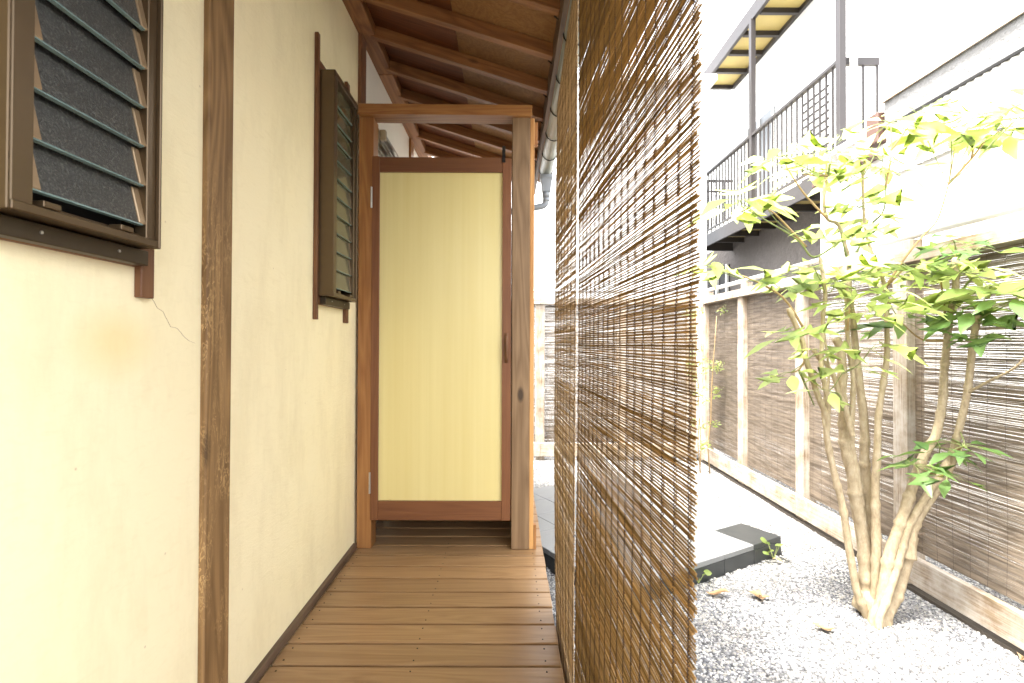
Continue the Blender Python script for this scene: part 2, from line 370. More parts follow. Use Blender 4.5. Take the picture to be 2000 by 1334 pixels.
# eaves beam, rafters, roof boards
box('eaves_beam', -0.86, -0.67, Yn, 2.9, 2.53, 2.66, M['rafY'], house, 0.003)
box('eaves_beam', -0.86, -0.67, 2.902, Yf+0.3, 2.53, 2.66, M['rafY'], house, 0.003)
S = math.atan(0.315)
def zun(x): return 2.252+(0.188-x)*0.315
def sloped(name, xa, xb, y0, y1, off, th, mat, bev=0.0, label=None):
    L = (xb-xa)/math.cos(S); xm = (xa+xb)/2
    nx, nz = math.sin(S), math.cos(S)
    c = Vector((xm, (y0+y1)/2, zun(xm))) + Vector((nx, 0, nz))*(off+th/2)
    bm = bmesh.new(); boxbm(bm, -L/2, L/2, -(y1-y0)/2, (y1-y0)/2, -th/2, th/2)
    if bev: bmesh.ops.bevel(bm, geom=bm.edges[:], offset=bev, segments=1, affect='EDGES')
    o = link(name, finish(bm, name, mat), house, c, (0, S, 0))
    if label: o['label'] = label
    return o
ry = 2.84-0.31*15
rafs = []
while ry < 4.3:
    if ry > Yn+0.05:
        sloped('rafter', -0.80, 0.186, ry, ry+0.04, 0, 0.056, M['rafX'], 0.0015); rafs.append(ry)
    ry += 0.31
ys = [Yn, -1.29, -0.38, 0.53, 1.44, 2.35, 3.26, Yf]
for i in range(len(ys)-1):
    sloped('roof_board', -0.95, -0.272, ys[i]+0.001, ys[i+1]-0.001, 0.057, 0.014, M['sheathdark'], label='dark stained roof board')
    sloped('roof_board', -0.270, 0.225, ys[i]+0.001, ys[i+1]-0.001, 0.0575, 0.012, M['sheathlight'], label='pale plywood roof board')
sloped('roof', -2.6, 0.25, Yn-0.05, Yf+0.05, 0.073, 0.03, M['roofmetal'])
box('fascia', 0.188, 0.206, Yn, Yf, 2.195, 2.312, M['batten'], house, 0.001)
# gutter with hooks, hopper and elbow
bm = bmesh.new(); gy0, gy1, gc, gz, gr_ = Yn, 3.56, 0.252, 2.195, 0.043
nseg = 10; rings = []
for yy in [gy0, -1, 0, 1, 2, 3, gy1]:
    ring = []
    for r_ in (gr_, gr_-0.003):
        for k in range(nseg+1):
            a = math.pi*(k/nseg) if r_ == gr_ else math.pi*(1-k/nseg)
            ring.append(bm.verts.new((gc-math.cos(a)*r_, yy, gz-math.sin(a)*r_)))
    rings.append(ring)
for i in range(len(rings)-1):
    a, b = rings[i], rings[i+1]
    for j in range(len(a)): bm.faces.new((a[j], a[(j+1) % len(a)], b[(j+1) % len(a)], b[j]))
gut = mk('gutter', bm, M['gutter'], house, (gc, 1, gz), smooth=False)
bm = bmesh.new()
for k in range(nseg): 
    a, b = math.pi*k/nseg, math.pi*(k+1)/nseg
    q = [bm.verts.new((gc-math.cos(t)*gr_, gy1+o_, gz-math.sin(t)*gr_)) for t in (a, b) for o_ in (0, 0.004)]
    c0 = bm.verts.new((gc, gy1+0.004, gz)); bm.faces.new((q[0], q[1], q[3], q[2])); bm.faces.new((q[1], c0, q[3]))
mk('end_cap', bm, M['gutter'], gut, (gc, gy1, gz))
for ry in rafs:
    if ry < 3.6 and ry > 0:
        bm = bmesh.new()
        pp = [(0.17, ry+0.05, 2.262), (0.205, ry+0.05, 2.235), (gc-gr_-0.004, ry+0.05, gz+0.005)]
        pp += [(gc-math.cos(math.pi*k/8)*(gr_+0.004), ry+0.05, gz-math.sin(math.pi*k/8)*(gr_+0.004)) for k in range(1, 9)]
        tube(bm, pp, 0.003, 5); mk('gutter_hook', bm, M['blackmetal'], gut, pp[0])
bm = bmesh.new()
hx, hy = gc+0.0, 3.50
v0 = [(-.040, -.040, 2.140), (.040, -.040, 2.140), (.040, .040, 2.140), (-.040, .040, 2.140)]
v1 = [(-.028, -.028, 2.035), (.028, -.028, 2.035), (.028, .028, 2.035), (-.028, .028, 2.035)]
lo = [bm.verts.new((hx+a, hy+b, c)) for a, b, c in v1]; up = [bm.verts.new((hx+a, hy+b, c)) for a, b, c in v0]
for i in range(4): bm.faces.new((lo[i], lo[(i+1) % 4], up[(i+1) % 4], up[i]))
bm.faces.new(lo[::-1]); bm.faces.new(up)
bmesh.ops.bevel(bm, geom=bm.edges[:], offset=0.004, segments=2, affect='EDGES')
boxbm(bm, hx-.043, hx+.043, hy-.043, hy+.043, 2.128, 2.150)
mk('hopper', bm, M['pipe'], gut, (hx, hy, 2.09))
bm = bmesh.new()
tube(bm, smoothpts([(hx, hy, 2.04), (hx, hy, 1.985), (hx-0.008, hy, 1.955), (hx-0.035, hy, 1.94), (hx-0.12, hy, 1.925), (hx-0.27, hy, 1.90)], 4), 0.0215, 12)
tube(bm, [(hx, hy, 2.04), (hx, hy, 2.0)], 0.026, 12); tube(bm, [(hx, hy, 1.99), (hx, hy, 1.975)], 0.0245, 12)
mk('drain_elbow', bm, M['pipe'], gut, (hx, hy, 1.98), smooth=True)
tube_bm = bmesh.new(); tube(tube_bm, [(hx-0.26, hy, 1.905), (hx-0.27, hy, 1.8), (hx-0.27, hy, G)], 0.0215, 12)
mk('downpipe', tube_bm, M['pipe'], gut, (hx-0.27, hy, 1.0), smooth=True)

# louvre windows
def window(y1, glass, dx_, clipm, npan=11):
    XF = -0.68; y2 = y1+0.306; zb, zt = 1.185, 2.062
    bm = bmesh.new(); boxbm(bm, WX-0.002, WX+0.006, y1+0.01, y2-0.004, zb, zt)  # near-black sheet on the solid wall paints in the dark room
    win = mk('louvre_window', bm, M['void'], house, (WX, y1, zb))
    # jambs as stepped extrusions
    def st(name, *a, mat=M['bronze'], bev=0.0015): return box(name, *a, mat, win, bev)
    st('jamb', WX+0.0065, XF, y1, y1+0.006, zb-0.004, zt); st('jamb', XF-0.012, XF-0.0005, y1+0.0065, y1+0.040, zb, zt)
    st('jamb', WX+0.0065, XF-0.013, y1+0.0065, y1+0.020, zb, zt)
    st('jamb', WX+0.0065, XF+0.002, y2-0.006, y2, zb-0.004, zt); st('jamb', XF-0.03, XF-0.006, y2-0.030, y2-0.0065, zb, zt)
    st('jamb', WX+0.0065, XF-0.031, y2-0.020, y2-0.0065, zb, zt)
    st('head', WX+0.0065, XF+0.001, y1+0.0065, y2-0.0065, zt-0.022, zt+0.003)
    st('sill', XF-0.020, XF+0.001, y1+0.0065, y2-0.0065, zb-0.003, zb+0.011)
    st('sill', WX+0.0065, XF-0.0205, y1+0.0065, y2-0.0065, zb-0.002, zb+0.020)
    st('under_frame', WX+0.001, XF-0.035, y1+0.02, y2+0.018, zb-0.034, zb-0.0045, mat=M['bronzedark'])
    for yy in (y1+0.09, y2-0.06):
        bm = bmesh.new(); tube(bm, [(XF-0.0352, yy, zb-0.018), (XF-0.033, yy, zb-0.018)], 0.0026, 8)
        mk('screw', bm, M['steel'], win, (XF-.034, yy, zb-.018))
    for yy in (y1+0.052, y2-0.105): box('drain_cover', XF-0.0195, XF+0.0035, yy, yy+0.03, zb+0.0115, zb+0.021, M['bronze'], win, 0.001)
    # shared meshes for slats and clips
    pitch = 0.0738; zz = zb+0.0405
    ya, yb = y1+0.041, y2-0.032
    tilt = math.atan2(dx_, 0.082)
    bm = bmesh.new(); boxbm(bm, -0.0025, 0.0025, -(yb-ya)/2, (yb-ya)/2, -0.041, 0.041)
    for f in bm.faces:
        if abs(f.normal.z) > 0.9: f.material_index = 1
    boxbm(bm, -0.003, 0.0040, -(yb-ya)/2+.004, (yb-ya)/2-.004, -0.0440, -0.0412, 1)
    me = finish(bm, 'glass_slat', [glass, M['glassedge']])
    bm = bmesh.new(); vs = boxbm(bm, -0.004, 0.0048, -0.0095, 0.0095, -0.041, 0.030)
    bmesh.ops.bevel(bm, geom=bm.edges[:], offset=0.0015, segments=1, affect='EDGES')
    mc = finish(bm, 'slat_clip', clipm)
    for k in range(npan):
        zc = zz+0.036+k*pitch; xc = XF-0.022
        link('glass_slat', me, win, (xc, (ya+yb)/2, zc), (0, -tilt, 0))
        for yy in (ya+0.010, yb-0.004): link('slat_clip', mc, win, (xc+0.001, yy, zc), (0, -tilt, 0))
    # timber trim around, tied to the house
    h = [('window_trim', WX, -0.735, y1-0.022, y1-0.001, 1.09, 2.195), ('window_trim', WX, -0.735, y2+0.026, y2+0.064, 1.09, 2.185)]
    for n_, a, b, c, d, e, f in h: box(n_, a, b, c, d, e, f, M['trimZ'], house, 0.0015)
    box('window_trim', WX, -0.737, y1-0.0005, y2+0.0255, 1.150, 1.1865, M['trimY'], house, 0.0015)
    box('window_trim', WX, -0.737, y1-0.0005, y2+0.0255, 2.066, 2.100, M['trimY'], house, 0.0015)
window(0.69, M['glass'], 0.019, M['bronzelight']); window(1.975, M['glass2'], 0.010, M['bronze'])

# ------------------------------------------------------------------ wall-mounted steel rail fixture beyond the door
lamp = thing('wall_lamp', 'slim steel tube lamp fixed high on the pale wall beyond the door', 'wall lamp', (-0.72, 2.75, 2.10))
box('end_cap', -0.749, -0.700, 2.70, 2.745, 2.075, 2.150, M['capbeige'], lamp, 0.003)
box('end_cap', -0.694, -0.662, 2.72, 2.750, 2.085, 2.140, M['capbeige'], lamp, 0.003)
for x, z, r_ in ((-0.722, 2.098, 0.019), (-0.682, 2.118, 0.016), (-0.690, 2.088, 0.010)):
    bm = bmesh.new(); tube(bm, [(x, 2.752, z), (x, 3.6, z)], r_, 14); mk('tube', bm, M['steel'], lamp, (x, 3.1, z), True)
box('end_cap', -0.749, -0.662, 3.60, 3.64, 2.075, 2.150, M['capbeige'], lamp, 0.003)

# ------------------------------------------------------------------ deck
deck = thing('wooden_deck', 'brown wooden deck walkway of cross boards leading along the plaster wall', 'deck', (-0.3, 1.5, 0))
pitch = 0.118; y0 = 1.598-pitch*28
meshes = {}
nb = 0; ns = bmesh.new()
k = 0
while True:
    ya = y0+k*pitch; k += 1
    if ya > 4.2: break
    if ya < -1.9: continue
    box('deck_board', -0.7355, 0.168+rnd.uniform(-.0015, .0015), ya+0.0055, ya+pitch-0.0055, -0.028, rnd.uniform(-.0006, .0004), M['deck'], deck, 0.0022)
    nb += 1
    for xx in (-0.705, -0.297, 0.118):
        for dy in (0.026, 0.090):
            tube(ns, [(xx+rnd.uniform(-.004, .004), ya+dy, -0.002), (xx, ya+dy, 0.0012)], 0.0024, 6)
mk('screw_heads', ns, M['blackmetal'], deck, kind='stuff')
for xx in (-0.705, -0.297, 0.118): box('joist', xx-0.022, xx+0.022, -1.9, 4.2, -0.12, -0.0285, M['rafY'], deck)
box('light_block_board', 0.141, 0.1655, -1.9, 4.2, -0.24, -0.0285, M['batten'], deck)  # added board, keeps side light out of the gaps between deck boards
for xx in (-0.705, 0.118):
    for yy in (-1.2, 0.2, 1.6, 2.9, 4.0): box('deck_support', xx-0.03, xx+0.03, yy-0.03, yy+0.03, G-0.02, -0.1205, M['rafZ'], deck)

# ------------------------------------------------------------------ door in its frame
dw = thing('timber_doorway', 'timber doorway across the walkway with a pale yellow panel door', 'doorway', (-0.3, 2.5, 0))
box('post', -0.738, -0.6665, 2.498, 2.588, 0.001, 2.108, M['frameZ'], dw, 0.002)
box('post', 0.0135, 0.1010, 2.494, 2.584, 0.001, 2.108, M['greypost'], dw, 0.003, label='grey brown weathered right post')
box('header', -0.736, 0.109, 2.470, 2.575, 2.1085, 2.160, M['frameX'], dw, 0.002, rot=(0, R(0.35), 0))
box('side_board', 0.1015, 0.122, 2.500, 3.25, 0.001, 2.105, M['sideboard'], dw, 0.0015)
box('cover_strip', 0.1225, 0.136, 2.50, 2.53, 0.0, 0.118, M['frameZ'], dw, 0.001)
box('cover_strip', 0.1225, 0.140, 2.52, 2.56, 1.985, 2.095, M['frameZ'], dw, 0.001)
box('rear_post', 0.0135, 0.1010, 3.16, 3.25, 0.001, 2.25, M['greypost'], dw, 0.003)
box('rear_panel', -0.733, 0.0130, 3.185, 3.20, 0.001, 1.70, M['trimX'], dw)
# door
bm = bmesh.new(); boxbm(bm, -0.636, -0.033, 2.508, 2.520, 0.232, 1.838)
door = mk('door', bm, M['panel'], dw, (-0.335, 2.514, 1.035), False)
door['label'] = 'door with pale yellow panel in a dark frame'
def dpart(name, *a, mat='doorZ', bev=0.0012): return box(name, *a, M[mat], door, bev)
dpart('stile', -0.672, -0.6355, 2.494, 2.526, 0.140, 1.914)
dpart('stile', -0.0335, 0.0095, 2.494, 2.526, 0.140, 1.906)
dpart('rail', -0.635, -0.034, 2.4955, 2.5255, 1.838, 1.910, mat='doorX')
dpart('rail', -0.635, -0.034, 2.4955, 2.5255, 0.140, 0.2315, mat='doorX')
for z in (1.66, 0.27):
    bm = bmesh.new(); tube(bm, [(-0.6735, 2.489, z), (-0.6735, 2.489, z+0.102)], 0.0038, 8)
    for i in range(1, 4): tube(bm, [(-0.6735, 2.489, z+i*.0255-.0006), (-0.6735, 2.489, z+i*.0255+.0006)], 0.0046, 8)
    boxbm(bm, -0.677, -0.669, 2.4915, 2.4935, z, z+0.102); mk('hinge', bm, M['steel'], door, (-0.674, 2.49, z))
bm = bmesh.new()
tube(bm, smoothpts([(-0.012, 2.4935, 0.925), (-0.012, 2.474, 0.935), (-0.012, 2.468, 0.98), (-0.012, 2.474, 1.02), (-0.012, 2.4935, 1.032)], 4), 0.006, 8)
boxbm(bm, -0.021, -0.003, 2.491, 2.4938, 0.905, 1.05); mk('handle', bm, M['trimZ'], door, (-0.012, 2.49, 0.98), True)
bm = bmesh.new(); boxbm(bm, -0.036, -0.020, 2.490, 2.4938, 1.885, 1.945)
tube(bm, [(-0.028, 2.50, 1.945), (-0.028, 2.488, 1.962)], 0.008, 8); boxbm(bm, -0.034, -0.022, 2.500, 2.512, 1.895, 1.955)
mk('latch', bm, M['blackmetal'], door, (-0.028, 2.49, 1.92))
# ceiling-less dark interior behind: floor is the deck itself

# ------------------------------------------------------------------ hanging reed blinds
def interp(tab, x):
    if x <= tab[0][0]: return tab[0][1]
    for (a, b), (c, d) in zip(tab, tab[1:]):
        if x <= c: return b+(d-b)*(x-a)/(c-a)
    return tab[-1][1]
def blind(thing_, ynear, yfar, xnear, xfar, z0, z1, pit, r0, r1, nstr, mats, parts_z=None, xoff=None, ybot=None, seed=1, nvar=26, flare=0.006, twist=None, flat=0.8):
    rr = random.Random(seed); L = math.hypot(yfar-ynear, xfar-xnear); ang = math.atan2(-(xfar-xnear), (yfar-ynear))
    def reedbm(bm, off=Vector((0, 0, 0)), rot=0.0, ph=0.0):
        r = rr.uniform(r0, r1); ns_ = 9; pts = []; rad = []; ev = rr.uniform(-flare, flare); ev2 = rr.uniform(-flare, flare)
        bow = rr.uniform(-1, 1)*0.0008; node = rr.random()
        for i in range(ns_):
            t = i/(ns_-1)
            y = -L/2+ev+(L+ev2-ev)*t
            p = Vector((rr.uniform(-.0006, .0006), y, math.sin(t*math.pi*rr.choice((1, 1, 2)))*bow*0.5+rr.uniform(-.0007, .0007)))
            pts.append(p); rad.append(r*(1+rr.uniform(-.12, .12))*(1.25 if abs(t-node) < .05 else 1))
        mr = Matrix.Rotation(rot, 3, 'Z')
        for ring in tube(bm, pts, rad, 6):
            for v in ring: v.co.x *= flat; v.co = mr @ v.co + off
    variants = []
    mid = Vector(((xnear+xfar)/2, (ynear+yfar)/2, 0))
    for _ in range(nvar):
        bm = bmesh.new(); reedbm(bm); variants.append(finish(bm, 'reed', mats[0]))
    rest = bmesh.new(); z = z0; n = 0
    while z < z1:
        xo = xoff(z) if xoff else 0; yo = (ybot(z) if ybot else 0)
        pos = mid+Vector((xo, yo, z+rr.uniform(-.0003, .0003))); a = ang+rr.uniform(-.0015, .0015)-((twist(z)/L) if twist else 0)
        if parts_z and parts_z[0] <= z < parts_z[1] and n < 298:
            o = link('reed', rr.choice(variants), thing_, pos, (rr.uniform(-.0010, .0010), 0, a)); n += 1
        else: reedbm(rest, pos, a)
        z += pit*rr.choice((0.86, 0.93, 1.0, 1.0, 1.06, 1.13) if rr.random() > .09 else (.8, 1.6))*(1.0 if z < 1.0 else 0.95)
    mk('reeds', rest, mats[0], thing_, wl(thing_), kind='stuff')
    for s_ in range(nstr):
        t = (s_+0.35)/(nstr-0.3) if s_ else 0.022
        bm = bmesh.new()
        d = Vector((xfar-xnear, yfar-ynear, 0))
        base = Vector((xnear, ynear, 0))+d*t
        nrm = Vector((-d.y, d.x, 0)).normalized(); tan = d.normalized()
        wob = rr.uniform(0, 9)
        for sgn in (1, -1):
            pts = []; zz = z0-0.01; i = 0
            while zz < z1:
                ph = i*math.pi/2; xo = xoff(zz) if xoff else 0; yo = (ybot(zz) if ybot else 0)
                drift = math.sin(zz*7+wob)*0.0022+math.sin(zz*17+wob*2)*0.001
                pts.append(base+Vector((xo+((t-.5)*twist(zz) if twist else 0), yo, zz))+nrm*math.cos(ph)*sgn*(r1*flat+0.0007)+tan*(math.sin(ph)*sgn*0.0009+drift)); i += 1; zz += pit/2
            tube(bm, pts, 0.00084, 3, False)
        mk('cord', bm, mats[1], thing_, base+Vector((0, 0, z0)))
b1 = thing('reed_blind', 'nearest hanging brown reed blind seen in front of the garden', 'reed blind', (0.21, 1.03, -0.2), 'reed blinds hanging at the deck edge')
xt1 = lambda z: (z-1.0)*(0.0095 if z < 1 else 0.00475)
tw1 = lambda z: 0.0 if z < 1 else -(z-1.0)*0.0095
blind(b1, 0.622, 1.445, 0.2283, 0.196, -0.20, 2.13, 0.0049, 0.00125, 0.00188, 17, (M['reed'], M['cord']), (0.28, 2.0), xt1, seed=3, twist=tw1)
b2 = thing('reed_blind', 'far narrow reed blind beyond the near one, lit tan and seen almost edge on', 'reed blind', (0.19, 1.7, -0.2), 'reed blinds hanging at the deck edge')
tabx = [(-0.3, 0.004), (0.2, -0.002), (0.6, -0.003), (1.5, 0.001), (1.9, 0.004), (2.13, 0.022), (2.3, 0.028)]
tabt = [(-0.3, 0.016), (0.2, 0.008), (0.6, 0.002), (1.5, 0.0), (1.9, 0.006), (2.13, 0.030), (2.3, 0.034)]
blind(b2, 1.474, 1.93, 0.194, 0.174, -0.22, 2.13, 0.0048, 0.0013, 0.0023, 7, (M['reedfar'], M['cord']), None, lambda z: interp(tabx, z), seed=8, twist=lambda z: interp(tabt, z), flat=0.75)
for b, ya, yb in ((b1, 0.63, 1.44), (b2, 1.49, 1.92)):
    bm = bmesh.new(); tube(bm, [(0.226, ya, 2.14), (0.222, yb, 2.14)], 0.006, 8); mk('top_rod', bm, M['reedfar'], b, (0.22, ya, 2.14))
    for yy in (ya+0.1, yb-0.1):
        bm = bmesh.new(); tube(bm, [(0.224, yy, 2.14), (0.224, yy, 2.20)], 0.0015, 5); mk('hanging_cord', bm, M['cord'], b, (0.224, yy, 2.15))

# ------------------------------------------------------------------ stone platform (turned about 31 degrees)
pf = thing('stone_platform', 'low platform of square pale granite slabs with dark polished side faces on the gravel', 'stone platform', (1.0, 3.2, G))
A0 = Vector((0.531, 2.552, 0)); e = Vector((0.858, 0.513, 0)).normalized(); q = Vector((-e.y, e.x, 0)); TS = 0.2816; TZ = G+0.108
def quadprism(pts, z0, z1, mat, name, bev=0.002, label=None):
    bm = bmesh.new(); lo = [bm.verts.new((p.x, p.y, z0)) for p in pts]; up = [bm.verts.new((p.x, p.y, z1)) for p in pts]
    for i in range(4): bm.faces.new((lo[i], lo[(i+1) % 4], up[(i+1) % 4], up[i]))
    bm.faces.new(lo[::-1]); bm.faces.new(up)
    bmesh.ops.bevel(bm, geom=bm.edges[:], offset=bev, segments=1, affect='EDGES')
    c = sum(pts, Vector())/4; o = mk(name, bm, mat, pf, (c.x, c.y, z1))
    if label: o['label'] = label
    return o
gp = 0.0015
for i in range(5):
    for j in range(6):
        a = A0+e*(i*TS)+q*(j*TS)
        pts = [a+e*gp+q*gp, a+e*(TS-gp)+q*gp, a+e*(TS-gp)+q*(TS-gp), a+e*gp+q*(TS-gp)]
        dk = (i == 4 and j == 0)
        quadprism(pts, TZ-0.03, TZ+rnd.uniform(-.0005, .0005), M['tiledark'] if dk else M['tile'], 'slab', label='dark polished corner slab' if dk else None)
th = 0.018
for i in range(5):
    for base_, d1, d2, n_ in ((A0, e, q, 5),):
        a = A0+e*(i*TS); quadprism([a+e*gp+q*.0, a+e*(TS-gp), a+e*(TS-gp)+q*th, a+e*gp+q*th], G-0.02, TZ-0.031, M['tiledark'], 'side_slab', .001)
for j in range(6):
    a = A0+q*(j*TS); quadprism([a+q*(gp+(th+.001 if j == 0 else 0)), a+q*(gp+(th+.001 if j == 0 else 0))+e*th, a+q*(TS-gp)+e*th, a+q*(TS-gp)], G-0.02, TZ-0.031, M['tiledark'], 'side_slab', .001)
    a = A0+e*(5*TS)+q*(j*TS); quadprism([a-e*th+q*(gp+(th+.001 if j == 0 else 0)), a+q*(gp+(th+.001 if j == 0 else 0)), a+q*(TS-gp), a-e*th+q*(TS-gp)], G-0.02, TZ-0.031, M['tiledark'], 'side_slab', .001)
c = A0+e*(2.5*TS)+q*(3*TS)
quadprism([A0+e*.03+q*.03, A0+e*(5*TS-.03)+q*.03, A0+e*(5*TS-.03)+q*(6*TS-.03), A0+e*.03+q*(6*TS-.03)], G-0.02, TZ-0.032, M['soil'], 'bedding', .001)

# ------------------------------------------------------------------ pebbles (geometry nodes on a bed sheet)
stones = []
hid = bpy.data.collections.new('pebble_shapes')
for i in range(5):
    bm = bmesh.new(); bmesh.ops.create_icosphere(bm, subdivisions=1, radius=1)
    rr = random.Random(i)
    for v in bm.verts: v.co *= rr.uniform(0.78, 1.15); v.co.x *= 1.15; v.co.z *= 0.62
    me = finish(bm, 'pebble', M['pebble'], True); o = bpy.data.objects.new('pebble', me); hid.objects.link(o)
bm = bmesh.new()
def inside(p):
    d = Vector((p[0], p[1], 0))-A0; a, b = d.dot(e), d.dot(q)
    return -0.01 < a < 5*TS+0.01 and -0.01 < b < 6*TS+0.01
gs = 0.06; gx = -0.3
vc = {}
def gv(i, j):
    if (i, j) not in vc: 
        x, y = i*gs, j*gs
        vc[(i, j)] = bm.verts.new((x, y, G-0.004+0.012*mnoise.noise((x*1.6, y*1.6, 0))))
    return vc[(i, j)]
for i in range(-6, 46):
    for j in range(8, 100):
        if not inside(((i+.5)*gs, (j+.5)*gs)): bm.faces.new((gv(i, j), gv(i+1, j), gv(i+1, j+1), gv(i, j+1)))
peb = mk('gravel', bm, M['gravel'], None, (0, 0, 0), kind='stuff')
peb['label'] = 'bed of small grey and white gravel pebbles'; peb['category'] = 'gravel'
ng = bpy.data.node_groups.new('scatter_pebbles', 'GeometryNodeTree')
ng.interface.new_socket('Geometry', in_out='INPUT', socket_type='NodeSocketGeometry'); ng.interface.new_socket('Geometry', in_out='OUTPUT', socket_type='NodeSocketGeometry')
gi = ng.nodes.new('NodeGroupInput'); go = ng.nodes.new('NodeGroupOutput')
dp = ng.nodes.new('GeometryNodeDistributePointsOnFaces'); dp.inputs['Density'].default_value = 11500
ci = ng.nodes.new('GeometryNodeCollectionInfo'); ci.inputs['Collection'].default_value = hid; ci.inputs['Separate Children'].default_value = True; ci.inputs['Reset Children'].default_value = True
ip = ng.nodes.new('GeometryNodeInstanceOnPoints'); ip.inputs['Pick Instance'].default_value = True
rv = ng.nodes.new('FunctionNodeRandomValue'); rv.data_type = 'FLOAT_VECTOR'; rv.inputs[0].default_value = (-0.5, -0.5, -3.1); rv.inputs[1].default_value = (0.5, 0.5, 3.1)
rs = ng.nodes.new('FunctionNodeRandomValue'); rs.data_type = 'FLOAT'; rs.inputs[2].default_value = 0.0034; rs.inputs[3].default_value = 0.0092
jg = ng.nodes.new('GeometryNodeJoinGeometry'); L_ = ng.links.new
L_(gi.outputs[0], dp.inputs[0]); L_(dp.outputs[0], ip.inputs[0]); L_(ci.outputs[0], ip.inputs['Instance']); L_(rv.outputs[0], ip.inputs['Rotation']); L_(rs.outputs[1], ip.inputs['Scale'])
L_(gi.outputs[0], jg.inputs[0]); L_(ip.outputs[0], jg.inputs[0]); L_(jg.outputs[0], go.inputs[0])
md = peb.modifiers.new('scatter', 'NODES'); md.node_group = ng

# ------------------------------------------------------------------ garden fences
FX = 2.20
fen = thing('garden_fence', 'long timber fence filled with reed screen running along the right of the garden', 'fence', (FX, 3.5, G))
posts = [1.00, 1.93, 2.885, 3.885, 4.875, 5.80]
for i, y in enumerate(posts):
    box('post', FX, FX+0.10, y-0.052, y+0.052, G-0.05, 1.449, M['fenceZ'], fen, 0.003)
    box('post_top', FX+0.03, FX+0.10, y-0.045, y+0.045, 1.5215, 1.588, M['fenceZ'], fen, 0.002)
for i in range(len(posts)-1):
    box('top_rail', FX-0.025, FX+0.105, posts[i]+0.001, posts[i+1]-0.001, 1.450, 1.521, M['fenceY'], fen, 0.003)
    nb_ = 2
    box('bottom_rail', FX-0.032, FX-0.001, posts[i]+0.001, posts[i+1]-0.001, -0.285, -0.135, M['fenceY'], fen, 0.004, wob=0.002)
    ya, yb = posts[i]+0.053, posts[i+1]-0.053
    rr = random.Random(50+i)
    bm = bmesh.new(); z = -0.132; lay = 0
    while lay < 2:
        if z > 1.449: z = -.130; lay += 1; continue
        ns_ = 7; pts = []; r = rr.uniform(.0014, .0024)
        bow = rr.uniform(-.0014, .0014)
        for s_ in range(ns_):
            t = s_/(ns_-1); pts.append((FX+0.048+lay*.007+rr.uniform(-.0008, .0008), ya+(yb-ya)*t, z+math.sin(t*math.pi)*bow+rr.uniform(-.0006, .0006)))
        tube(bm, pts, r, 4, False); z += (0.0038 if lay == 0 else .0048)*rr.choice((.75, .9, 1, 1.1, 1.2, 1.3))
    mk('reed_screen', bm, M['reedfence'], fen, (FX+0.048, (ya+yb)/2, 0.6), kind='stuff')
    n_ = 9
    for s_ in range(n_):
        bm = bmesh.new(); yy = ya+(yb-ya)*(s_+.5)/n_
        pts = [(FX+0.0448, yy+math.sin(z_*9+s_)*0.004, z_) for z_ in [-.13+.12*k_ for k_ in range(14)]]
        tube(bm, pts, 0.0006, 4, False); mk('cord', bm, M['fencecord'], fen, (FX+.045, yy, .5))
bm = bmesh.new(); boxbm(bm, FX-0.02, FX+0.10, 0.9, 5.95, G-0.01, -0.315)
mk('base_stones', bm, M['soil'], fen, (FX, 3, G))
bm = bmesh.new(); tube(bm, [(FX+0.06, 0.9, 1.610), (FX+0.06, 3.4, 1.612), (FX+0.06, 5.95, 1.612)], 0.020, 12)
mk('top_pipe', bm, M['railwhite'], fen, (FX+.06, 3, 1.61), True)

bfe = thing('back_fence', 'pale timber and reed fence closing the far end of the garden', 'fence', (0.8, 5.9, G))
BY = 5.90; bposts = [-0.7, 0.36, 1.30, 2.10]
for x in bposts: box('post', x-0.05, x+0.05, BY-0.03, BY+0.05, G-0.05, 1.449, M['fenceZ'], bfe, 0.003); box('post_top', x-0.04, x+0.04, BY-0.03, BY+0.05, 1.5215, 1.588, M['fenceZ'], bfe, 0.002)
for i in range(3):
    a, b = bposts[i]+0.001, bposts[i+1]-0.001
    box('top_rail', a, b, BY-0.05, BY+0.06, 1.450, 1.521, M['fenceX'], bfe, 0.003)
    box('bottom_rail', a, b, BY-0.062, BY-0.031, -0.285, -0.135, M['fenceX'], bfe, 0.004)
    rr = random.Random(80+i); bm = bmesh.new(); z = -.132; lay = 0
    while lay < 2:
        if z > 1.449: z = -.13; lay += 1; continue
        pts = [(a+.052+(b-a-.104)*t/4, BY+.01+lay*.006, z+rr.uniform(-.0015, .0015)) for t in range(5)]
        tube(bm, pts, rr.uniform(.0013, .0024), 4, False); z += .0043*rr.choice((.7, .9, 1, 1.1, 1.3))
    mk('reed_screen', bm, M['reedfence'], bfe, ((a+b)/2, BY, .6), kind='stuff')
bm = bmesh.new(); tube(bm, [(-0.75, BY+.01, 1.605), (2.2, BY+.01, 1.605)], 0.016, 10); mk('top_pipe', bm, M['railwhite'], bfe, (1, BY, 1.6), True)

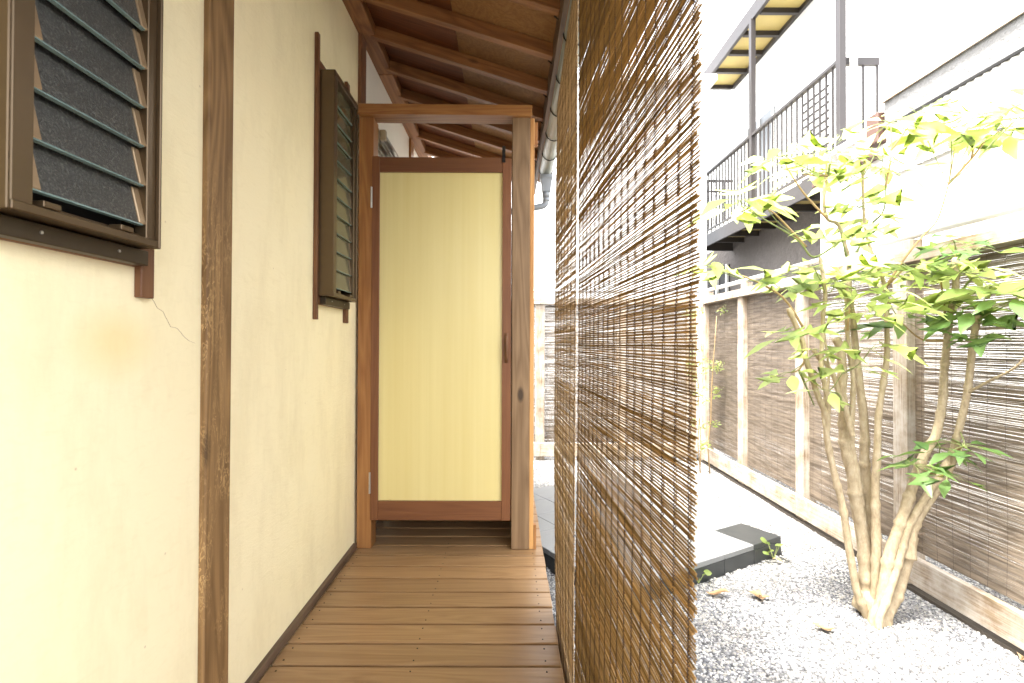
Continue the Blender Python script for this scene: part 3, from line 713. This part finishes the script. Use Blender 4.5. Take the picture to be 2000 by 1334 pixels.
# ------------------------------------------------------------------ the multi-stemmed tree
tree = thing('garden_tree', 'multi-stemmed garden tree with knobbly tan stems and fresh green lobed leaves by the reed fence', 'tree', P(1705, 1195, 2.56))
def dep(u, v, Y): 
    if v > 400 and u > 1000: return min(Y, 2.10/((u-994)/1000))
    return Y
def Q(u, v, Y=2.54): return P(u, v, dep(u, v, Y))
stems = [  # (depth offset, base px width, tip px width, pixel path)
 (2.52, 20, 13, [(1688, 1192), (1672, 1150), (1657, 1068), (1645, 988), (1627, 915), (1614, 850), (1615, 816), (1597, 770), (1584, 730), (1574, 700), (1566, 662), (1540, 600)]),
 (2.50, 14, 9, [(1615, 816), (1617, 782), (1608, 737), (1604, 711), (1606, 662), (1608, 610), (1612, 572), (1602, 500)]),
 (2.55, 40, 22, [(1697, 1195), (1693, 1150), (1687, 1068), (1680, 1020), (1668, 959), (1664, 923), (1654, 886), (1648, 850), (1647, 793), (1643, 767), (1645, 726), (1640, 677), (1632, 659)]),
 (2.60, 34, 8, [(1700, 1190), (1697, 1100), (1694, 1010), (1690, 930), (1687, 891), (1688, 853), (1685, 801), (1677, 737), (1670, 670), (1666, 625), (1659, 561), (1658, 512), (1640, 440), (1616, 424), (1610, 380), (1618, 319)]),
 (2.56, 16, 11, [(1682, 985), (1672, 920), (1662, 860), (1664, 801), (1666, 737), (1658, 677), (1655, 644), (1654, 600), (1656, 550)]),
 (2.50, 15, 11, [(1664, 850), (1652, 800), (1638, 767), (1629, 735), (1615, 711), (1602, 700), (1588, 680)]),
 (2.52, 26, 7, [(1706, 1195), (1708, 1158), (1710, 1068), (1708, 959), (1712, 887), (1715, 812), (1726, 737), (1732, 692), (1732, 640), (1729, 560), (1700, 480), (1689, 430), (1686, 326)]),
 (2.46, 32, 15, [(1712, 1197), (1721, 1169), (1734, 1086), (1750, 1039), (1765, 995), (1776, 960), (1794, 908), (1812, 870), (1827, 846), (1840, 782), (1844, 719), (1850, 662), (1857, 602), (1867, 565), (1866, 500)]),
 (2.42, 20, 16, [(1716, 1198), (1728, 1170), (1750, 1104), (1766, 1045), (1779, 1013), (1812, 959), (1837, 923), (1859, 879), (1872, 835), (1889, 760), (1897, 692), (1902, 655), (1912, 600)]),
 (2.48, 40, 26, [(1722, 1196), (1743, 1165), (1761, 1115), (1774, 1075), (1781, 1042)]),
 (2.45, 26, 16, [(1771, 1085), (1782, 1030), (1806, 985), (1840, 935), (1862, 892), (1868, 850)]),
 (2.50, 9, 5, [(1614, 850), (1607, 800), (1618, 740), (1615, 690), (1609, 640)]),
 (2.40, 7, 5, [(1893, 762), (1930, 742), (1977, 718), (2003, 694)]),
]
for k_, (Y, w0, w1, path) in enumerate(stems):
    rr = random.Random(k_*7+1); dz = (k_ % 3-1)*0.02
    path = list(path)
    if path[0][1] > 1150: path.insert(0, (path[0][0]+(1707-path[0][0])*.35, 1222))
    pts = smoothpts([Q(u, v, Y+dz*min(1, i/4)) for i, (u, v) in enumerate(path)], 9)
    L = [0.0]
    for a, b in zip(pts, pts[1:]): L.append(L[-1]+(b-a).length)
    knots = []; x = rr.uniform(0.12, 0.25)
    while x < L[-1]: knots.append(x); x += rr.uniform(0.09, 0.26)
    rad = []
    for i, l in enumerate(L):
        t = l/L[-1]; r = (w0+(w1-w0)*min(1, t*1.15))*Y/2000*0.74
        for kn in knots: r *= 1+0.30*math.exp(-((l-kn)/0.009)**2)
        if w0 > 25 and l < 0.12: r *= 1+0.5*(1-l/0.12)
        rad.append(r*(1+rr.uniform(-.035, .035)))
    rad[-1] *= .8
    bm = bmesh.new(); tube(bm, pts, rad, 9)
    for v in bm.verts: v.co += Vector((1, 1, .3))*0.0012*mnoise.noise(v.co*60)
    mk('stem', bm, M['bark'], tree, pts[0], True)
# root flare
bm = bmesh.new(); bmesh.ops.create_icosphere(bm, subdivisions=3, radius=1)
rc = P(1707, 1172, 2.55)
for v in bm.verts:
    c_ = v.co.copy(); v.co = rc+Vector((c_.x*0.094, c_.y*0.078, c_.z*0.085))*(1+0.22*mnoise.noise(c_*2.3)+0.08*mnoise.noise(c_*7))
mk('root_base', bm, M['bark'], tree, rc, True)

def outline_leaf(kind, rr):
    """lobed leaf in local coordinates: base at origin, tip along +Y, unit length; returns outline of right half"""
    if kind == 0: return [(0.02, 0.0), (0.10, .03), (0.30, -.02), (0.44, .02), (0.28, .12), (0.14, .20), (0.30, .34), (0.50, .56), (0.28, .47), (0.13, .40), (0.15, .55), (0.11, .76), (0.04, .92)]
    if kind == 1: return [(0.015, 0.0), (0.07, .06), (0.14, .16), (0.22, .28), (0.36, .46), (0.42, .60), (0.24, .50), (0.14, .46), (0.16, .60), (0.10, .80), (0.03, .94)]
    return [(0.015, 0.0), (0.06, .08), (0.12, .20), (0.165, .34), (0.18, .48), (0.155, .62), (0.105, .77), (0.055, .89), (0.03, .96)]
def leafmesh(kind, seed, mat):
    rr = random.Random(seed); o = outline_leaf(kind, rr); bm = bmesh.new(); fold = rr.uniform(.08, .3); droop = rr.uniform(.15, .5); tw = rr.uniform(-.12, .12)
    def pt(x, y): return Vector((x, y, abs(x)*fold-droop*y*y*0.6+tw*x*y+0.02*math.sin(y*14+seed)*abs(x)*2))
    mids = [bm.verts.new(pt(0, y)) for (x, y) in o]; tip = bm.verts.new(pt(0, 1.0))
    for sg in (1, -1):
        row = [bm.verts.new(pt(sg*x*rr.uniform(.88, 1.1), y+rr.uniform(-.012, .012))) for (x, y) in o]
        for i in range(len(o)-1):
            f = (mids[i], row[i], row[i+1], mids[i+1]); bm.faces.new(f if sg > 0 else f[::-1])
        f = (mids[-1], row[-1], tip); bm.faces.new(f if sg > 0 else f[::-1])
    return finish(bm, 'leaf', mat, True)
LV = {m_: [leafmesh(k_, 10*k_+s_, M[m_]) for k_ in (0, 1, 2, 2) for s_ in range(2)] for m_ in ('leaf', 'leafdark', 'leafyellow')}
clusters = [  # u, v, depth, leaves, leaf length, material
 (1530, 300, 2.45, 9, .115, 'leaf'), (1445, 390, 2.4, 9, .12, 'leaf'), (1495, 400, 2.5, 6, .10, 'leaf'), (1570, 330, 2.6, 7, .11, 'leaf'),
 (1625, 290, 2.5, 9, .12, 'leaf'), (1655, 330, 2.7, 6, .11, 'leaf'), (1690, 300, 2.5, 8, .12, 'leaf'), (1740, 235, 2.5, 8, .12, 'leaf'), (1725, 325, 2.4, 8, .12, 'leaf'),
 (1792, 215, 2.6, 6, .10, 'leaf'), (1860, 250, 2.5, 9, .125, 'leaf'), (1935, 195, 2.45, 8, .13, 'leaf'), (1965, 245, 2.4, 7, .12, 'leaf'), (1905, 270, 2.6, 6, .10, 'leaf'),
 (1990, 225, 2.3, 7, .12, 'leaf'), (1675, 400, 2.5, 9, .11, 'leaf'), (1640, 450, 2.4, 6, .11, 'leaf'), (1700, 425, 2.6, 5, .09, 'leaf'), (1392, 522, 2.4, 9, .10, 'leaf'),
 (1590, 520, 2.35, 9, .13, 'leaf'), (1630, 545, 2.5, 9, .125, 'leaf'), (1660, 590, 2.4, 7, .11, 'leaf'), (1550, 645, 2.45, 5, .10, 'leaf'), (1545, 725, 2.5, 5, .10, 'leaf'), (1540, 560, 2.5, 3, .09, 'leaf'),
 (1720, 570, 2.4, 8, .12, 'leaf'), (1765, 520, 2.5, 8, .12, 'leaf'), (1730, 600, 2.3, 6, .12, 'leaf'), (1700, 680, 2.35, 5, .12, 'leaf'), (1605, 685, 2.4, 3, .10, 'leaf'),
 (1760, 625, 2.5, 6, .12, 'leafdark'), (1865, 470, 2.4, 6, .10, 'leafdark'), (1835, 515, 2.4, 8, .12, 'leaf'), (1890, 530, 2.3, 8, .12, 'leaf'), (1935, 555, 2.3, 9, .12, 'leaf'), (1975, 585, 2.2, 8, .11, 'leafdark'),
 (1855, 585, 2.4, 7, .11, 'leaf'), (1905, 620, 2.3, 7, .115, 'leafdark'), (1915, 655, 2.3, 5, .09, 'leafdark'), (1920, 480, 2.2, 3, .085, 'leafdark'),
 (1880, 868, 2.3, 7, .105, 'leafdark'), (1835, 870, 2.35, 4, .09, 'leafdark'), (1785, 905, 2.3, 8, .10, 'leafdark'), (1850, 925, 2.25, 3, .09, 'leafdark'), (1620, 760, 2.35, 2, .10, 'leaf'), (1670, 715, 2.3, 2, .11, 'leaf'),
]
tw = bmesh.new(); nleaf = 0; rest_leaf = {'leaf': bmesh.new(), 'leafdark': bmesh.new(), 'leafyellow': bmesh.new()}
anchors = [(1618, 340), (1616, 424), (1659, 561), (1612, 572), (1566, 662), (1686, 345), (1700, 480), (1729, 560), (1866, 510), (1912, 600), (1872, 835), (1835, 925), (1850, 662), (1645, 726), (1590, 690), (1805, 454), (1854, 356), (1575, 465), (1510, 550), (1730, 405)]
branches = [  # thin woody branches carrying the clusters
 [(1659, 520), (1700, 440), (1728, 405), (1731, 335)], [(1729, 560), (1770, 498), (1807, 454), (1833, 424), (1854, 356), (1867, 285)], [(1854, 356), (1900, 305), (1935, 262), (1965, 250)],
 [(1640, 470), (1590, 500), (1560, 468), (1500, 430), (1447, 400)], [(1616, 424), (1571, 375), (1535, 320)], [(1575, 480), (1519, 420), (1497, 405)], [(1618, 340), (1626, 300)], [(1686, 345), (1692, 305)],
 [(1570, 640), (1530, 580), (1470, 545), (1420, 530), (1394, 524)], [(1612, 560), (1595, 530)], [(1731, 360), (1742, 300), (1742, 240)], [(1742, 290), (1792, 222)], [(1857, 602), (1900, 540), (1935, 560)], [(1866, 520), (1866, 475)],
 [(1850, 662), (1800, 660), (1762, 628)], [(1902, 655), (1915, 620), (1975, 590)], [(1566, 662), (1550, 650)], [(1574, 700), (1560, 720), (1545, 726)], [(1560, 720), (1590, 790)], [(1655, 644), (1660, 600)],
 [(1732, 640), (1728, 600)], [(1645, 800), (1640, 770), (1620, 762)], [(1835, 925), (1800, 915), (1786, 908)], [(1859, 879), (1880, 870)], [(1965, 250), (1990, 230)], [(1900, 305), (1905, 275)], [(1618, 340), (1570, 338)], [(1686, 400), (1676, 402)], [(1850, 640), (1840, 560), (1836, 518)], [(1850, 640), (1856, 590)], [(1658, 512), (1642, 455)], [(1729, 560), (1765, 524)],
]
for i, br in enumerate(branches):
    bm = bmesh.new(); Y = 2.5
    pts = smoothpts([Q(u, v, Y) for u, v in br], 5); n_ = len(pts)
    tube(bm, pts, [0.0062*(1-0.6*j/(n_-1)) for j in range(n_)], 6); mk('branch', bm, M['twigbrown'] if i % 3 else M['twig'], tree, pts[0], True)
for ci_, (u, v, Y, n_, ll, mt) in enumerate(clusters):
    rr = random.Random(ci_*13+5)
    c0 = Q(u, v, Y)
    au, av = min(anchors, key=lambda a: (a[0]-u)**2+(a[1]-v)**2+(4000 if a[1] < v else 0))
    a_ = Q(au, av, 2.5)
    if (a_-c0).length > 0.04:
        pts = smoothpts([a_, (a_+c0)/2+Vector((rr.uniform(-.02, .02), 0, -.015)), c0], 4); tube(tw, pts, 0.0022, 5)
    ph = rr.uniform(0, 6.28)
    n2 = n_+(2 if n_ > 5 else 1)
    for j in range(n2):
        az_ = ph+j*2.4+rr.uniform(-.3, .3); elv = rr.uniform(-.35, .45)-(0.15 if j < 3 else 0); pl = ll*rr.uniform(.35, 1.0)
        d = Vector((math.cos(az_)*math.cos(elv), math.sin(az_)*math.cos(elv), math.sin(elv)))
        b = c0+d*pl; b.z -= pl*.1
        if b.x > FX-0.12 and b.z < 1.62: b.x = FX-0.12
        tube(tw, [c0, (c0+b)/2+Vector((0, 0, .006)), b], 0.0013, 4)
        pitch_ = -rr.uniform(-.2, .45); s_ = ll*rr.uniform(.9, 1.7)
        rot = Matrix.Rotation(az_-math.pi/2, 4, 'Z') @ Matrix.Rotation(pitch_, 4, 'X') @ Matrix.Rotation(rr.uniform(-.5, .5), 4, 'Y')
        m_ = mt if not (ci_ == 43 and j == 0) else 'leafyellow'
        lm = rr.choice(LV[m_])
        if (j < 7 or m_ == 'leafyellow') and nleaf < 298:
            o = link('leaf', lm, tree, b, rot.to_euler()); o.scale = (s_, s_, s_); nleaf += 1
        else:
            tm = lm.copy(); tm.transform(Matrix.Translation(b) @ rot @ Matrix.Scale(s_, 4)); rest_leaf[m_].from_mesh(tm)
for m_ in ('leaf', 'leafdark'): mk('foliage', rest_leaf[m_], M[m_], tree, wl(tree), True, 'stuff')
mk('leaf_stalks', tw, M['twig'], tree, wl(tree), kind='stuff')

# ------------------------------------------------------------------ slender plant in the far fence corner
def nandina(base, h, n, label, spread):
    t = thing('slender_shrub', label, 'shrub', base)
    rr = random.Random(int(base.x*100)); st = bmesh.new(); lf = bmesh.new()
    for k_ in range(3):
        p = base+Vector((rr.uniform(-.05, .05), rr.uniform(-.04, .04), 0)); pts = [p]
        for i in range(6): pts.append(pts[-1]+Vector((rr.uniform(-.03, .03), rr.uniform(-.02, .02), h/6*rr.uniform(.8, 1.05))))
        tube(st, pts, [0.006-.0005*i for i in range(7)], 6)
        for i in range(n):
            q_ = pts[rr.choice((1, 2, 3, 4, 4, 5, 6, 6))]+Vector((0, 0, rr.uniform(-.06, .06))); az_ = rr.uniform(0, 6.28)
            e_ = q_+Vector((math.cos(az_)*spread*rr.uniform(.4, 1), math.sin(az_)*spread*.5, rr.uniform(-.05, .12)))
            tube(st, [q_, (q_+e_)/2+Vector((0, 0, .03)), e_], 0.0022, 4)
            for s_ in range(22):
                c_ = q_.lerp(e_, rr.uniform(.35, 1))+Vector((rr.uniform(-.03, .03), rr.uniform(-.03, .03), rr.uniform(-.04, .03)))
                d = Vector((rr.uniform(-1, 1), rr.uniform(-1, 1), rr.uniform(-.8, .3))).normalized(); l_ = rr.uniform(.03, .05); w_ = d.orthogonal().normalized()*l_*.17
                v4 = [lf.verts.new(c_), lf.verts.new(c_+d*l_*.5+w_), lf.verts.new(c_+d*l_), lf.verts.new(c_+d*l_*.5-w_)]; lf.faces.new(v4)
    mk('stem', st, M['twigbrown'], t, base, True); mk('foliage', lf, M['leaf'], t, base, kind='stuff')
nandina(Vector((2.02, 5.3, G)), 1.75, 9, 'slender shrub with tiny pale leaves in the far corner of the fences', .16)
# small sprouts by the stone platform
def sprout(base, label, seed):
    t = thing('small_sprout', label, 'plant', base, 'green sprouts beside the stone platform'); rr = random.Random(seed); st = bmesh.new()
    for j in range(6):
        az_ = rr.uniform(0, 6.28); h = rr.uniform(.02, .10); tip = base+Vector((math.cos(az_)*.035, math.sin(az_)*.03, h))
        tube(st, [base, tip], 0.0015, 4)
        l_ = rr.uniform(.035, .05)
        bm = bmesh.new(); n_ = 10; c_ = bm.verts.new((0, l_*.5, .003)); ring = []
        for i in range(n_):
            a = 2*math.pi*i/n_; rad = l_*.5*(1+.12*math.cos(2*a)-(.25 if i == int(n_*.75) else 0)); ring.append(bm.verts.new((math.cos(a)*rad, l_*.5+math.sin(a)*rad, 0.002*math.sin(3*a))))
        for i in range(n_): bm.faces.new((c_, ring[i], ring[(i+1) % n_]))
        o = link('leaf', finish(bm, 'leaf', M['leaf']), t, tip, (rr.uniform(-.2, .7), rr.uniform(-.4, .4), az_-1.57))
    mk('stem', st, M['twig'], t, base)
sprout(P(1510, 1088, 3.15)*1.0, 'small green sprout at the dark corner of the stone platform', 4)
sprout(Vector(((1364-994)*2.86/1000, 2.86, G)), 'small green sprout on gravel behind the near edge of the reed blind', 9)
# fallen leaves
def deadleaf(u, v, s_, rz, label, seed):
    Y = 1000*(1-G-0.012)/(v-671); p = P(u, v, Y)
    rr = random.Random(seed); bm = bmesh.new(); o = outline_leaf(2 if seed % 2 else 1, rr)
    def pt(x, y): return Vector((x*s_, y*s_, s_*(.35*abs(x)+.12*math.sin(y*5+seed))+.006))
    mids = [bm.verts.new(pt(0, y)) for x, y in o]
    for sg in (1, -1):
        row = [bm.verts.new(pt(sg*x*1.3, y)) for x, y in o]
        for i in range(len(o)-1): bm.faces.new((mids[i], row[i], row[i+1], mids[i+1]))
    x = link('fallen_leaf', finish(bm, 'fallen_leaf', M['deadleaf'], True), None, p, (0, 0, rz)); tag(x, label, 'fallen leaf', 'dry leaves on the gravel')
deadleaf(1425, 1160, .12, 1.2, 'dry leaf on gravel just left of another, near the reed blind edge', 1)
deadleaf(1462, 1158, .105, -1.9, 'dry leaf on gravel, second one right of the reed blind edge', 2)
deadleaf(1628, 1224, .10, 1.4, 'dry curled tan leaf lying in front of the tree base', 3)
deadleaf(1528, 1094, .06, 1.0, 'dry leaf lying under the sprout at the platform corner', 5)
deadleaf(1990, 1284, .05, -1.2, 'dry orange leaf on dark gravel by the near fence rail', 6)
deadleaf(1588, 1068, .04, .6, 'tiny dry leaf on open gravel between platform and tree', 7)

# ------------------------------------------------------------------ apartment building with steel balconies
ap = thing('apartment_building', 'white apartment block with grey steel balcony and yellow soffit above the fence', 'apartment building', (4.2, 7.5, G))
XB, XW, YA, YB_ = 3.5, 4.12, 5.42, 9.40
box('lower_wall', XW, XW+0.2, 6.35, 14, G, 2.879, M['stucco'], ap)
box('upper_wall', XW, XW+0.2, 5.3, 14, 2.881, 8.5, M['whitepaint'], ap)
box('lower_wall', XW+0.2, 8, 6.35, 6.55, G, 2.72, M['whitepaint'], ap, label='white lower end wall')
box('end_wall', XW+0.2, 8, 5.5, 5.7, 2.722, 8.5, M['whitepaint'], ap)
bal = box('balcony', XB+0.001, XW-0.001, YA, YB_, 2.88, 2.92, M['yellowpanel'], ap)
box('edge_beam', XB-0.03, XB, YA-0.03, YB_, 2.72, 2.925, M['greysteel'], bal, .004)
box('edge_beam', XB+.001, XW-.002, YB_+.001, YB_+.04, 2.72, 2.925, M['greysteel'], bal, .004)
box('edge_beam', XB+.001, XW-.002, YA-.04, YA-.001, 2.72, 2.925, M['greysteel'], bal, .004)
y = YA+.35
while y < YB_-.1: box('floor_joist', XB+.002, XW-.003, y, y+.06, 2.79, 2.879, M['greysteel'], bal); y += .53
box('handrail', XB-.03, XB+.03, YA, YB_+.03, 3.99, 4.03, M['greysteel'], bal, .004); box('handrail', XB-.012, XB+.012, YA, YB_, 2.99, 3.02, M['greysteel'], bal)
box('handrail', XB+.031, XW-.002, YB_, YB_+.04, 3.99, 4.03, M['greysteel'], bal); box('handrail', XB+.031, XW-.2, YA-.02, YA+.02, 3.97, 4.05, M['greysteel'], bal)
box('handrail', XB+.031, XW-.002, YB_+.005, YB_+.03, 3.80, 3.83, M['greysteel'], bal)
def barmesh(z0, z1, w_): 
    bm = bmesh.new(); boxbm(bm, -w_, w_, -w_, w_, z0, z1); return finish(bm, 'baluster', M['greysteel'])
bmz = barmesh(-.485, .485, .009)
y = YA+.1
while y < YB_: link('baluster', bmz, bal, (XB, y, 3.5)); y += .115
x = XB+.08
while x < XW-.03: link('baluster', bmz, bal, (x, YB_+.017, 3.5)); x += .075
for x in (XB+.26, XB+.41): link('baluster', bmz, bal, (x, YA, 3.49))
for y in (YA, 7.35): box('balcony_post', XB-.035, XB+.035, y-.035 if y > YA else y-.07, y+.035 if y > YA else y-.001, 2.93 if y > YA else G, 5.69, M['greysteel'], ap, .003)
bm = bmesh.new(); tube(bm, [(XB+.10, YA-.09, G), (XB+.10, YA-.09, 8)], .035, 12); mk('downpipe', bm, M['offwhite'], ap, (XB+.1, YA, 3), True)
# upper walkway with yellow soffit
upb = box('upper_walkway', XB+.0405, XW-.001, 5.3, 9.36, 5.745, 5.79, M['yellowpanel'], ap)
box('edge_beam', XB-.01, XB+.04, 5.3, 9.40, 5.69, 5.90, M['greysteel'], upb); box('edge_beam', XW-.05, XW-.0015, 5.3, 9.36, 5.68, 5.744, M['greysteel'], upb)
box('parapet', XB-.0105, XB+.04, 5.3, 9.4, 5.901, 6.9, M['whitepaint'], upb)
for y in (9.34, 8.78, 8.23, 7.72, 7.19, 6.66, 6.1, 5.6): box('cross_beam', XB+.041, XW-.051, y-.03, y+.03, 5.672, 5.7445, M['greysteel'], upb)
# shuttered doors and windows on the balcony wall
for y0_, n_ in ((6.50, 13), (7.9, 0)):
    if n_:
        sh = box('shutter', XW-.03, XW-.001, y0_, y0_+.65, 3.0, 4.40, M['offwhite'], ap)
        for i in range(n_): box('shutter_slat', XW-.045, XW-.0305, y0_+.02, y0_+.63, 3.05+i*.105, 3.07+i*.105, M['greysteel'], sh)
    else:
        sh = box('window', XW-.02, XW-.001, y0_, y0_+.9, 3.0, 4.7, M['windowglass'], ap)
        for yy in (y0_, y0_+.45, y0_+.87): box('frame', XW-.05, XW-.021, yy, yy+.03, 3.0, 4.7, M['offwhite'], sh)
wv = box('window', XW-.02, XW-.001, 7.8, 8.4, 1.75, 2.0, M['windowglass'], ap)
box('frame', XW-.05, XW-.021, 7.8, 8.4, 2.0, 2.03, M['offwhite'], wv)
wv = box('window', XW-.02, XW-.001, 9.55, 10.6, 1.6, 2.5, M['void'], ap)
for yy in (9.55, 10.0, 10.55): box('frame', XW-.06, XW-.021, yy, yy+.06, 1.6, 2.5, M['offwhite'], wv)
for y_, z_ in ((9.9, 6.6), (10.9, 6.6), (10.3, 7.3)):
    vt = box('vent', XW-.02, XW-.001, y_, y_+.8, z_, z_+.14, M['offwhite'], ap)
    for i in range(8): box('vent_slat', XW-.025, XW-.0205, y_+.04+i*.1, y_+.08+i*.1, z_+.01, z_+.13, M['stucco2'], vt)
rh = thing('rear_house', 'blank white house wall rising beyond the back fence', 'house', (0, 8.4, G))
box('wall', -6, 3.2, 8.3, 8.5, G, 5.2, M['whitepaint'], rh); box('roof', -6.1, 3.3, 8.1, 10.5, 5.201, 5.3, M['offwhite'], rh)
# tall block closing the view behind
bk = thing('far_block', 'plain white block standing beyond the balcony at the far end', 'building', (5, 15, G))
box('wall', 3.4, 9, 14.5, 16, G, 9.0, M['whitepaint'], bk)
for i in range(4):
    wn = box('window', 3.9+i*1.1, 4.6+i*1.1, 14.46, 14.499, 4.2, 5.4, M['windowglass'], bk); box('frame', 3.9+i*1.1, 4.6+i*1.1, 14.44, 14.459, 4.75, 4.8, M['offwhite'], wn)

# ------------------------------------------------------------------ neighbouring low house on the right
nh = thing('neighbour_house', 'low white neighbouring house with corrugated eaves edge close behind the right fence', 'house', (3.6, 3.2, G))
HX = 3.2
box('wall', HX, HX+.15, 0.5, 5.25, G, 2.80, M['whitepaint'], nh)
box('end_wall', HX+.151, 6, 5.10, 5.25, G, 2.80, M['whitepaint'], nh)
box('parapet_band', HX-.04, HX+.12, 0.5, 4.30, 2.825, 3.045, M['stucco2'], nh, .005)
box('coping', HX-.06, HX+.14, 0.5, 4.32, 3.046, 3.10, M['whitepaint'], nh)
box('verge_board', HX-.065, HX-.050, 0.5, 4.32, 3.035, 3.045, M['fenceY'], nh)
bm = bmesh.new(); y = 0.5; prev = None
while y < 4.28:
    a = [bm.verts.new((HX-.045+.008*math.cos(y*2*math.pi/.062), y, z_)) for z_ in (2.40, 2.820)]
    if prev: bm.faces.new((prev[0], a[0], a[1], prev[1]))
    prev = a; y += .0155
mk('corrugated_siding', bm, M['offwhite'], nh, (HX, 2, 2.6), True)
box('drip_edge', HX-.062, HX-.041, 0.5, 4.29, 2.806, 2.824, M['blackmetal'], nh)
box('barge_end', HX-.08, HX+.06, 4.325, 4.47, 2.72, 2.98, M['brownpaint'], nh, .01)
box('eaves_gutter', HX-.10, HX-.01, 4.34, 5.24, 2.60, 2.655, M['brownpaint'], nh, .01)
box('roof', HX-.12, 6, 4.48, 5.26, 2.805, 2.86, M['offwhite'], nh)
